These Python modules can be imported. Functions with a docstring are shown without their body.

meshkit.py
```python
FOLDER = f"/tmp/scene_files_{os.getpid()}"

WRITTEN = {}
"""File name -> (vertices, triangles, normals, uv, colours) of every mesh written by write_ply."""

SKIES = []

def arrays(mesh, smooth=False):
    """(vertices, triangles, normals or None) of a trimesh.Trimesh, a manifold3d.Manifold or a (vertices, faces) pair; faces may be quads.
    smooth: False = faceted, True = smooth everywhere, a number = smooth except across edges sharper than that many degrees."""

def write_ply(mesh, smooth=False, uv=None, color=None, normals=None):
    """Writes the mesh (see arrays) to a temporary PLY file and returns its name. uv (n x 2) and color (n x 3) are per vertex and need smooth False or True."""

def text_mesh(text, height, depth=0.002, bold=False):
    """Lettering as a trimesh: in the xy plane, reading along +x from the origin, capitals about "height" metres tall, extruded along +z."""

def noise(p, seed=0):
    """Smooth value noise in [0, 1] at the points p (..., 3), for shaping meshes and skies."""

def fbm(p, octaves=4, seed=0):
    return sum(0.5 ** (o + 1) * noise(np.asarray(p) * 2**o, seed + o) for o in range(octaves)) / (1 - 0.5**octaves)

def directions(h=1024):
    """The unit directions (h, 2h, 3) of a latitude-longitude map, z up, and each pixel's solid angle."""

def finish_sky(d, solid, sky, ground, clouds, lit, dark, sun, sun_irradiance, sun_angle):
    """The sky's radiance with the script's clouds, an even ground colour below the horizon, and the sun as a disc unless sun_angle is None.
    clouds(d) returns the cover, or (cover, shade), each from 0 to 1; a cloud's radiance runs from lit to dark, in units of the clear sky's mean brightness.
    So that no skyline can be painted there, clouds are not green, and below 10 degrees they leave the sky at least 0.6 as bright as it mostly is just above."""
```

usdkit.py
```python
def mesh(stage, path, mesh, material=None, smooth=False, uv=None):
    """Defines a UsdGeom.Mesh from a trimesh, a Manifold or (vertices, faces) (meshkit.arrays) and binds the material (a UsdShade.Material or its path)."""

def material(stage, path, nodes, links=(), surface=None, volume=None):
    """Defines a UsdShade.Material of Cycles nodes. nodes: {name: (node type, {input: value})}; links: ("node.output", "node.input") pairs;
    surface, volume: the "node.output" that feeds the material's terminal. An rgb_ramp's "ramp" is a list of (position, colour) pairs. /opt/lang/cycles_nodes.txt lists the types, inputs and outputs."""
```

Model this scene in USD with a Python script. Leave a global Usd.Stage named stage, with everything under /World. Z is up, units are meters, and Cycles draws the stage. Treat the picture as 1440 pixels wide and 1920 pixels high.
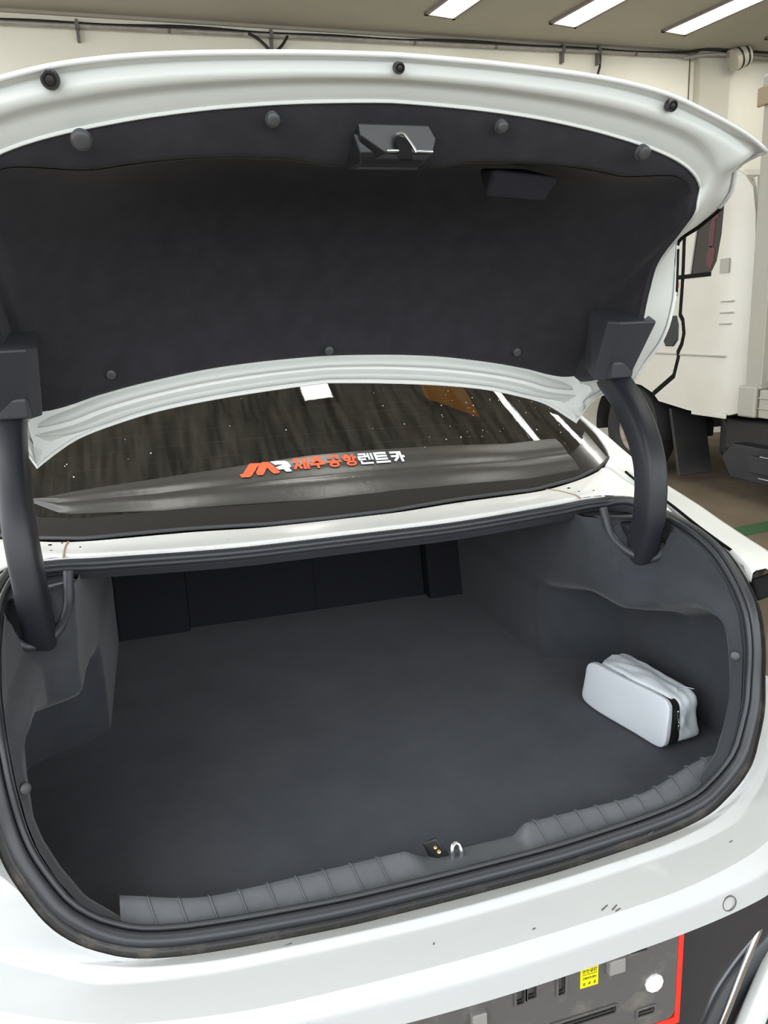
import math, random
import numpy as np
import trimesh
from scipy.interpolate import PchipInterpolator
from shapely.geometry import Polygon, LineString, Point, box as sbox
from shapely.ops import unary_union
from pxr import Usd, UsdGeom, UsdLux, UsdShade, Gf, Sdf, Vt
import usdkit, meshkit

random.seed(7); RNG = np.random.default_rng(7)
stage = Usd.Stage.CreateInMemory()
UsdGeom.SetStageUpAxis(stage, UsdGeom.Tokens.z)
UsdGeom.SetStageMetersPerUnit(stage, 1.0)
UsdGeom.Xform.Define(stage, '/World'); UsdGeom.Scope.Define(stage, '/World/Looks')

# ------------------------------------------------------------------ camera
EXPOSURE = -1.06
cam = UsdGeom.Camera.Define(stage, '/World/camera')
cam.CreateHorizontalApertureAttr(36.0)
cam.CreateFocalLengthAttr(36.0 * 1450.0 / 1440.0)
cam.CreateClippingRangeAttr(Gf.Vec2f(0.05, 500.0))
cam.CreateExposureAttr(EXPOSURE)
_R = np.array([[0.95702592, -0.10614695, 0.26987815], [-0.28693448, -0.21158052, 0.9342924], [-0.04207133, -0.97157939, -0.23294526]])   # world x, y, z in camera (right, down, forward)
_u, _s, _vt = np.linalg.svd(_R); _R = _u @ _vt
_m = np.eye(4); _m[:3, 0] = _R[:, 0]; _m[:3, 1] = -_R[:, 1]; _m[:3, 2] = -_R[:, 2]; _m[:3, 3] = (-0.30, 0.0, 1.34)
cam.AddTransformOp().Set(Gf.Matrix4d(_m.T.tolist()))

# ------------------------------------------------------------------ light: overcast sky, seen from under a garage roof
dome = UsdLux.DomeLight.Define(stage, '/World/sky')
dome.CreateColorAttr(Gf.Vec3f(0.93, 0.97, 1.0)); dome.CreateIntensityAttr(2.6)
LAMP = 32.0           # radiance of the ceiling tubes' diffusers

# ------------------------------------------------------------------ materials
def mat(name, nodes, links=(), surface='p.BSDF'):
    return usdkit.material(stage, '/World/Looks/' + name, nodes, links, surface=surface)

def plain(name, col, rough=.5, metal=0., spec=.5, bump=None, var=None, coat=0., **kw):
    """principled with optional fine bump (scale, strength, distance) and colour variation (scale, second colour, low, high)"""
    p = {'base_color': col, 'roughness': rough, 'metallic': metal, 'specular_ior_level': spec, 'coat_weight': coat}; p.update(kw)
    n, l = {'p': ('principled_bsdf', p), 'tc': ('texture_coordinate', {})}, []
    if bump:
        n['bn'] = ('noise_texture', {'scale': bump[0], 'detail': 3.0}); n['b'] = ('bump', {'strength': bump[1], 'distance': bump[2]})
        l += [('tc.object', 'bn.vector'), ('bn.fac', 'b.height'), ('b.normal', 'p.normal')]
    if var:
        n['vn'] = ('noise_texture', {'scale': var[0], 'detail': 5.0, 'roughness': .6}); n['vr'] = ('rgb_ramp', {'ramp': [(var[2], col), (var[3], var[1])]})
        l += [('tc.object', 'vn.vector'), ('vn.fac', 'vr.fac'), ('vr.color', 'p.base_color')]
    return mat(name, n, l)

M = {}
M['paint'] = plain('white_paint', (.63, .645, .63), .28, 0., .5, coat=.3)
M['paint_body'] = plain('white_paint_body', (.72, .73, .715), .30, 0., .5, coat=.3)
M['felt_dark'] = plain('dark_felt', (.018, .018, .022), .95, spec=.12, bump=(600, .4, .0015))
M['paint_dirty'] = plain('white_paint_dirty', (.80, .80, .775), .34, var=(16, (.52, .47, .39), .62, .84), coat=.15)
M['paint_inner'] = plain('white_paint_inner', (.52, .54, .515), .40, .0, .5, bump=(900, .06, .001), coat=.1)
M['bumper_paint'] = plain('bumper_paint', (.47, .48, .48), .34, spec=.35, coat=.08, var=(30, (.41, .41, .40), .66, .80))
M['carpet'] = plain('boot_carpet', (.042, .046, .057), .95, spec=.12, bump=(420, .5, .002), var=(9, (.060, .064, .076), .35, .75), sheen_weight=.15, sheen_roughness=.5)
M['felt'] = plain('lining_felt', (.022, .0215, .025), .95, spec=.10, bump=(600, .4, .0015), var=(30, (.028, .0275, .032), .4, .7), sheen_weight=.08)
M['trim_felt'] = plain('trim_felt', (.036, .039, .046), .9, spec=.15, bump=(500, .4, .0015), var=(14, (.046, .049, .056), .35, .75), sheen_weight=.15)
M['plastic'] = plain('dark_plastic', (.034, .036, .042), .45, spec=.45, bump=(700, .15, .0006))
M['sill_plastic'] = plain('sill_plastic', (.076, .081, .091), .50, spec=.4, bump=(500, .2, .0008), var=(20, (.096, .10, .11), .4, .75))
M['arm_plastic'] = plain('hinge_plastic', (.017, .018, .023), .42, spec=.35)
M['clip'] = plain('clip_plastic', (.050, .053, .055), .4)
M['black_plastic'] = plain('black_plastic', (.012, .012, .014), .35)
M['rubber'] = plain('seal_rubber', (.028, .030, .035), .42, spec=.5)
M['dirt_rubber'] = plain('dusty_rubber', (.038, .036, .034), .75, var=(30, (.13, .11, .085), .52, .78))
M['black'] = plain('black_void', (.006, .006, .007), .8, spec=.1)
M['lamp_lens'] = plain('smoked_lens', (.024, .020, .020), .12, spec=.5, coat=.6)
M['gloss_black'] = plain('gloss_black', (.026, .028, .034), .18, spec=.5, coat=.5)
M['chrome'] = plain('chrome', (.78, .80, .82), .14, 1.)
M['steel'] = plain('zinc_steel', (.62, .64, .66), .28, 1.)
M['brass'] = plain('brass', (.50, .36, .16), .35, 1.)
M['plate_plastic'] = plain('plate_plastic', (.088, .084, .082), .6, var=(24, (.17, .155, .135), .52, .78), bump=(300, .2, .001))
M['red'] = plain('red_trim', (.80, .035, .02), .4)
M['white_cap'] = plain('white_cap', (.85, .85, .85), .4)
M['yellow'] = plain('yellow_sticker', (.88, .78, .005), .5)
M['ink'] = plain('sticker_ink', (.12, .10, .02), .6)
M['grey_pad'] = plain('grey_pad', (.25, .24, .23), .6)
M['orange_vinyl'] = plain('orange_vinyl', (.80, .085, .025), .5)
M['grey_vinyl'] = plain('grey_vinyl', (.58, .62, .67), .5)
M['film'] = plain('sun_film', (.034, .033, .031), .26, spec=.5, bump=(60, .15, .002))
M['frit'] = plain('frit', (.020, .019, .019), .10, coat=.4)
M['heater'] = plain('heater_line', (.060, .052, .040), .5)
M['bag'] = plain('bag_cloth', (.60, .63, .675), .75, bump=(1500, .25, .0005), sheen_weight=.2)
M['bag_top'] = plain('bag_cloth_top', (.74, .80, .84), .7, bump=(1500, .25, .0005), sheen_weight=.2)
M['zip'] = plain('zip_tape', (.012, .012, .014), .5, bump=(2500, .4, .0006))
M['shelf'] = plain('parcel_shelf', (.03, .03, .03), .9)
M['blind'] = plain('blind_housing', (.10, .10, .098), .35)
M['dash_red'] = plain('seat_red', (.16, .012, .012), .6)
M['gap'] = plain('panel_gap', (.010, .010, .010), .8, spec=.1)
M['stain'] = plain('rust_stain', (.32, .25, .17), .8)
# building
def wall_mat(name, c1, c2, sc=.9):
    return mat(name, {'p': ('principled_bsdf', {'roughness': .85, 'specular_ior_level': .2}), 'g': ('geometry', {}), 'n': ('noise_texture', {'scale': sc, 'detail': 6.0, 'roughness': .65}),
                      'r': ('rgb_ramp', {'ramp': [(.3, c1), (.72, c2)]}), 'n2': ('noise_texture', {'scale': 60.0}), 'b': ('bump', {'strength': .25, 'distance': .004})},
               [('g.position', 'n.vector'), ('n.fac', 'r.fac'), ('r.color', 'p.base_color'), ('g.position', 'n2.vector'), ('n2.fac', 'b.height'), ('b.normal', 'p.normal')])
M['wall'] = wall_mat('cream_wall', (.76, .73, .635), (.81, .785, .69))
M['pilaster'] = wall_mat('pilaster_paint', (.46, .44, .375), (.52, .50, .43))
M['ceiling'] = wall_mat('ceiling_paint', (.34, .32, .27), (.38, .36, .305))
M['floor'] = wall_mat('concrete_floor', (.125, .095, .068), (.20, .16, .115), 1.6)
M['yard'] = wall_mat('yard_concrete', (.36, .35, .32), (.44, .43, .40), .8)
M['green'] = plain('green_line_paint', (.030, .10, .035), .7, var=(9, (.10, .13, .07), .55, .8))
M['pipe'] = plain('conduit', (.30, .28, .26), .4, .3, var=(12, (.40, .37, .34), .4, .7))
M['cable'] = plain('cable_black', (.012, .012, .012), .5)
M['bracket'] = plain('bracket_steel', (.16, .15, .14), .5, .5)
M['ring'] = plain('pipe_cover', (.46, .43, .36), .5)
M['lamp_frame'] = plain('lamp_frame', (.20, .17, .15), .6)
M['diffuser'] = mat('lamp_diffuser', {'e': ('emission', {'color': (1.0, .99, .90), 'strength': LAMP})}, [], 'e.emission')
# truck
M['truck'] = plain('truck_cream', (.60, .58, .525), .35, coat=.2, var=(2.2, (.55, .515, .44), .45, .8))
M['box'] = plain('cargo_box', (.60, .575, .52), .5, var=(1.5, (.54, .50, .42), .45, .8))
M['box_post'] = plain('cargo_post', (.36, .35, .31), .45, var=(3, (.40, .35, .27), .5, .85))
M['tyre'] = plain('tyre_rubber', (.022, .021, .021), .75, bump=(90, .3, .004), var=(7, (.045, .040, .036), .5, .8))
M['rim'] = plain('rusty_rim', (.36, .32, .26), .6, .2, var=(14, (.20, .12, .07), .45, .75))
M['chassis'] = plain('chassis_black', (.020, .019, .020), .6, var=(5, (.045, .038, .034), .5, .8))
M['tank'] = plain('battery_box', (.026, .026, .032), .5, var=(6, (.018, .018, .022), .4, .7))
M['amber'] = plain('amber_lens', (.55, .16, .05), .3)
M['dark_glass'] = plain('dark_glass', (.018, .014, .014), .08, coat=.3)
M['maroon'] = plain('maroon_cloth', (.11, .042, .047), .8)
M['orange_cloth'] = plain('orange_banner', (.75, .30, .04), .8)

def glass_mat(name, tint):      # tinted pane with wiper-less rain streaks of dust
    return mat(name, {'f': ('fresnel', {'IOR': 1.55}), 't': ('transparent_bsdf', {'color': tint}), 'g': ('glossy_bsdf', {'color': (.95, .95, .95), 'roughness': .010, 'distribution': 'ggx'}), 'm': ('mix_closure', {}),
                      'tc': ('texture_coordinate', {}), 'mp': ('mapping', {'mapping_type': 'point', 'scale': (22.0, 2.2, 2.2)}), 'n': ('noise_texture', {'scale': 3.0, 'detail': 5.0}), 'b': ('bump', {'strength': .012, 'distance': .004}),
                      'd': ('diffuse_bsdf', {'color': (.34, .31, .26)}), 'dr': ('map_range', {'from_min': .35, 'from_max': .75, 'to_min': .015, 'to_max': .075, 'clamp': True}), 'm2': ('mix_closure', {})},
               [('f.fac', 'm.fac'), ('t.BSDF', 'm.closure1'), ('g.BSDF', 'm.closure2'), ('tc.object', 'mp.vector'), ('mp.vector', 'n.vector'), ('n.fac', 'b.height'), ('b.normal', 'g.normal'),
                ('n.fac', 'dr.value'), ('dr.result', 'm2.fac'), ('m.closure', 'm2.closure1'), ('d.BSDF', 'm2.closure2')], 'm2.closure')
M['glass'] = glass_mat('tinted_glass', (.16, .155, .145))
M['amber_lamp'] = mat('amber_lamp', {'e': ('emission', {'color': (1.0, .42, .06), 'strength': 1.8})}, [], 'e.emission')

# ------------------------------------------------------------------ scene helpers
_used = {}
def numbered(path):
    k = _used.get(path, 0); _used[path] = k + 1
    return path if k == 0 else '%s_%03d' % (path, k)

def data(prim, label=None, cat=None, group=None, kind=None):
    for k, v in (('label', label), ('category', cat), ('group', group), ('kind', kind)):
        if v: prim.SetCustomDataByKey(k, v)
    return prim

def thing(name, label, cat, loc=(0, 0, 0), rotz=0., group=None):
    x = UsdGeom.Xform.Define(stage, numbered('/World/' + name))
    x.AddTranslateOp().Set(Gf.Vec3d(*map(float, loc)))
    if rotz: x.AddRotateZOp().Set(float(rotz))
    return data(x.GetPrim(), label, cat, group)

def obj(name, m, mt, parent=None, smooth=30, label=None, cat=None, group=None, kind=None):
    base = str(parent.GetPath()) if parent is not None else '/World'
    g = usdkit.mesh(stage, numbered(base + '/' + name), m, M[mt], smooth)
    return data(g.GetPrim(), label, cat, group, kind)

S = 1.0714286
def C(m):                      # car units -> metres in the place (the car was measured in its own units)
    if isinstance(m, trimesh.Trimesh): v, f = np.array(m.vertices), np.array(m.faces)
    else: v, f = m
    return np.asarray(v, float) * S + [0, 0, -.0314286], f
def cobj(name, m, mt, parent, **kw): return obj(name, C(m), mt, parent, **kw)

def join(*ms):
    vs, fs, n = [], [], 0
    for m in ms:
        v, f = (np.array(m.vertices), np.array(m.faces)) if isinstance(m, trimesh.Trimesh) else (np.asarray(m[0], float), np.asarray(m[1], int))
        if f.shape[1] == 4: f = np.vstack([f[:, [0, 1, 2]], f[:, [0, 2, 3]]])
        vs.append(v); fs.append(f + n); n += len(v)
    return np.vstack(vs), np.vstack(fs)

def mirror(m):
    v, f = (np.array(m.vertices), np.array(m.faces)) if isinstance(m, trimesh.Trimesh) else (np.asarray(m[0], float), np.asarray(m[1], int))
    return v * [-1, 1, 1], f[:, ::-1]

def curve(pts, n):             # smooth resampling by chord length, without overshoot
    p = np.asarray(pts, float); s = np.r_[0, np.cumsum(np.linalg.norm(np.diff(p, axis=0), axis=1))]
    keep = np.r_[True, np.diff(s) > 1e-9]; p, s = p[keep], s[keep]
    return PchipInterpolator(s, p, axis=0)(np.linspace(0, s[-1], n))

def grid(rows, closed=False):
    r = np.asarray(rows, float); R, N = r.shape[:2]; i = np.arange(R * N).reshape(R, N)
    if closed: i = np.hstack([i, i[:, :1]])
    q = np.stack([i[:-1, :-1], i[:-1, 1:], i[1:, 1:], i[1:, :-1]], -1).reshape(-1, 4)
    return r.reshape(-1, 3), np.vstack([q[:, [0, 1, 2]], q[:, [0, 2, 3]]])

def sweep(path, prof, up=(0, 0, 1), closed=False, caps=True, frames=None, scale=None):
    """prof: (k,2) closed section in (side, up)"""
    p = np.asarray(path, float); n = len(p)
    t = (np.roll(p, -1, 0) - np.roll(p, 1, 0)) if closed else np.gradient(p, axis=0)
    t /= np.linalg.norm(t, axis=1, keepdims=True)
    if frames is None:
        u = np.tile(np.asarray(up, float), (n, 1)); side = np.cross(t, u); side /= np.maximum(np.linalg.norm(side, axis=1, keepdims=True), 1e-9); u = np.cross(side, t)
    else: side, u = frames
    k = len(prof); sc = np.ones(n) if scale is None else np.asarray(scale)
    v = p[:, None] + side[:, None] * (prof[None, :, :1] * sc[:, None, None]) + u[:, None] * (prof[None, :, 1:] * sc[:, None, None])
    v, f = grid(v.transpose(0, 1, 2), closed=True)
    if closed:
        i = np.arange(n * k).reshape(n, k); a, b = i[-1], i[0]; a2, b2 = np.roll(a, -1), np.roll(b, -1)
        f = np.vstack([f, np.stack([a, a2, b2], 1), np.stack([a, b2, b], 1)])
    elif caps:
        c0, c1 = len(v), len(v) + 1; v = np.vstack([v, p[0], p[-1]]); i = np.arange(k)
        f = np.vstack([f, np.stack([np.full(k, c0), (i + 1) % k, i], 1), np.stack([np.full(k, c1), (n - 1) * k + i, (n - 1) * k + (i + 1) % k], 1)])
    return v, f

def circ(r, k=10, r2=None):
    a = np.linspace(0, 2 * np.pi, k, endpoint=False); return np.stack([r * np.cos(a), (r2 or r) * np.sin(a)], 1)
def sup(a, b, k=24, e=3.5):    # rounded-rectangle section
    t = np.linspace(0, 2 * np.pi, k, endpoint=False); c, s = np.cos(t), np.sin(t)
    return np.stack([a * np.sign(c) * np.abs(c) ** (2 / e), b * np.sign(s) * np.abs(s) ** (2 / e)], 1)
def tube(path, r, k=8, closed=False, up=(0, 0, 1)): return sweep(path, circ(r, k), up, closed)

def hull(pts, r=.004, sub=1):  # rounded solid through corner points
    b = trimesh.creation.icosphere(sub, r).vertices
    m = trimesh.convex.convex_hull(np.vstack([b + np.asarray(p, float) for p in pts])); return np.array(m.vertices), np.array(m.faces)
def rbox(c, size, r=.004, sub=1):
    c, h = np.asarray(c, float), np.asarray(size, float) / 2 - r
    return hull([c + h * [i, j, k] for i in (-1, 1) for j in (-1, 1) for k in (-1, 1)], r, sub)
def bx(c, size):
    m = trimesh.creation.box(size); m.apply_translation(c); return np.array(m.vertices), np.array(m.faces)
def lathe(prof, k=24):         # (r, z) profile about z
    p = np.asarray(prof, float); a = np.linspace(0, 2 * np.pi, k, endpoint=False)
    return grid(np.stack([np.stack([p[:, 0] * math.cos(t), p[:, 0] * math.sin(t), p[:, 1]], 1) for t in a], 1), closed=True)
def place(m, o, ex, ey, ez):
    v = np.asarray(m[0], float); return np.asarray(o, float) + v[:, :1] * ex + v[:, 1:2] * ey + v[:, 2:3] * ez, m[1]
def unit(v): v = np.asarray(v, float); return v / np.linalg.norm(v)
def basis(nrm, hint=(1, 0, 0)):
    z = unit(nrm); x = unit(np.asarray(hint, float) - z * np.dot(hint, z)); return x, np.cross(z, x), z
def button(o, nrm, r, h, dome=.5, k=20, inner=None):
    pr = [(r * 1.0, -h), (r, 0), (r * .93, h * .5), (r * .75, h * (.5 + .35 * dome)), (r * .4, h * (.5 + .5 * dome)), (1e-5, h * (.5 + .52 * dome))]
    if inner: pr = [(r, -h), (r, h * .6), (r * .9, h), (r * .66, h), (r * .6, h * .45), (r * .52, h * .45), (r * .46, h * .9), (1e-5, h)]
    return place(lathe(pr, k), o, *basis(nrm))
def extrude(poly, h):
    ms = [trimesh.creation.extrude_polygon(g, h, engine='earcut') for g in getattr(poly, 'geoms', [poly]) if g.area > 1e-10]
    return join(*ms)
def ss(x, a, b):
    t = np.clip((np.asarray(x, float) - a) / (b - a), 0, 1); return t * t * (3 - 2 * t)
def L3(a, b, t): return np.asarray(a, float) * (1 - t) + np.asarray(b, float) * t

# hangul, stroke by stroke, in a unit box
_J = {'g': [[(0, 1), (1, 1), (1, 0)]], 'n': [[(0, 1), (0, 0), (1, 0)]], 'd': [[(1, 1), (0, 1), (0, 0), (1, 0)]], 'r': [[(0, 1), (1, 1), (1, .5), (0, .5), (0, 0), (1, 0)]], 'b': [[(0, 1), (0, 0), (1, 0), (1, 1)], [(0, .55), (1, .55)]],
      'j': [[(0, 1), (1, 1)], [(.55, 1), (.45, .5), (0, 0)], [(.5, .6), (1, 0)]], 't': [[(1, 1), (0, 1), (0, 0), (1, 0)], [(0, .5), (1, .5)]], 'k': [[(0, 1), (1, 1), (.85, .4), (.3, 0)], [(0, .55), (.92, .55)]],
      'o': [[(.5 + .5 * math.cos(a), .5 + .5 * math.sin(a)) for a in np.linspace(0, 2 * math.pi, 17)]], 'h': [[(.3, 1.06), (.7, 1.06)], [(0, .78), (1, .78)], [(.5 + .36 * math.cos(a), .28 + .28 * math.sin(a)) for a in np.linspace(0, 2 * math.pi, 15)]],
      'A': [[(0, 1), (0, 0)], [(0, .5), (1, .5)]], 'E': [[(0, .55), (.45, .55)], [(.45, 1), (.45, 0)], [(1, 1), (1, 0)]], 'O': [[(.5, 1), (.5, 0)], [(0, 0), (1, 0)]], 'U': [[(0, 1), (1, 1)], [(.5, 1), (.5, 0)]], 'EU': [[(0, .5), (1, .5)]], 'YO': [[(.3, 1), (.3, 0)], [(.7, 1), (.7, 0)], [(0, 0), (1, 0)]], 'EO': [[(0, .5), (1, .5)], [(1, 1), (1, 0)]]}
def syllable(parts, w):
    """parts: (jamo, x0, y0, x1, y1); w: half stroke width -> shapely shape in the unit cell"""
    out = []
    for j, x0, y0, x1, y1 in parts:
        for st in _J[j]: out.append(LineString([(x0 + (x1 - x0) * a, y0 + (y1 - y0) * b) for a, b in st]).buffer(w, cap_style=2, join_style=2, mitre_limit=2))
    return unary_union(out)
_V = ('E', .60, .04, .92, .98)
SYL = {'je': [('j', .06, .10, .52, .90), ('E', .56, .04, .93, .98)], 'ju': [('j', .14, .52, .86, .92), ('U', .04, .02, .96, .36)], 'gong': [('g', .18, .66, .82, .94), ('O', .04, .46, .96, .68), ('o', .24, .04, .76, .36)], 'hang': [('h', .06, .48, .60, .90), ('A', .74, .42, .98, .98), ('o', .28, .04, .82, .34)],
       'ren': [('r', .06, .44, .50, .92), ('E', .54, .38, .93, .98), ('n', .14, .08, .90, .30)], 'teu': [('t', .12, .38, .88, .92), ('EU', .02, .04, .98, .16)], 'ka': [('k', .06, .12, .58, .90), ('A', .74, .02, .98, .98)],
       'han': [('h', .06, .48, .60, .88), ('A', .74, .40, .98, .98), ('n', .18, .06, .84, .28)], 'guk': [('g', .18, .70, .82, .96), ('U', .04, .36, .96, .56), ('g', .2, .02, .82, .26)], 'gyo': [('g', .16, .54, .82, .94), ('YO', .04, .08, .96, .46)], 'tong': [('t', .16, .62, .84, .96), ('O', .04, .44, .96, .58), ('o', .26, .02, .74, .32)],
       'an': [('o', .06, .48, .56, .92), ('A', .74, .40, .98, .98), ('n', .18, .06, .84, .28)], 'jeon': [('j', .06, .44, .56, .92), ('EO', .58, .38, .90, .98), ('n', .18, .06, .88, .26)], 'dan': [('d', .08, .48, .58, .92), ('A', .74, .40, .98, .98), ('n', .18, .06, .84, .28)]}

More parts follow.
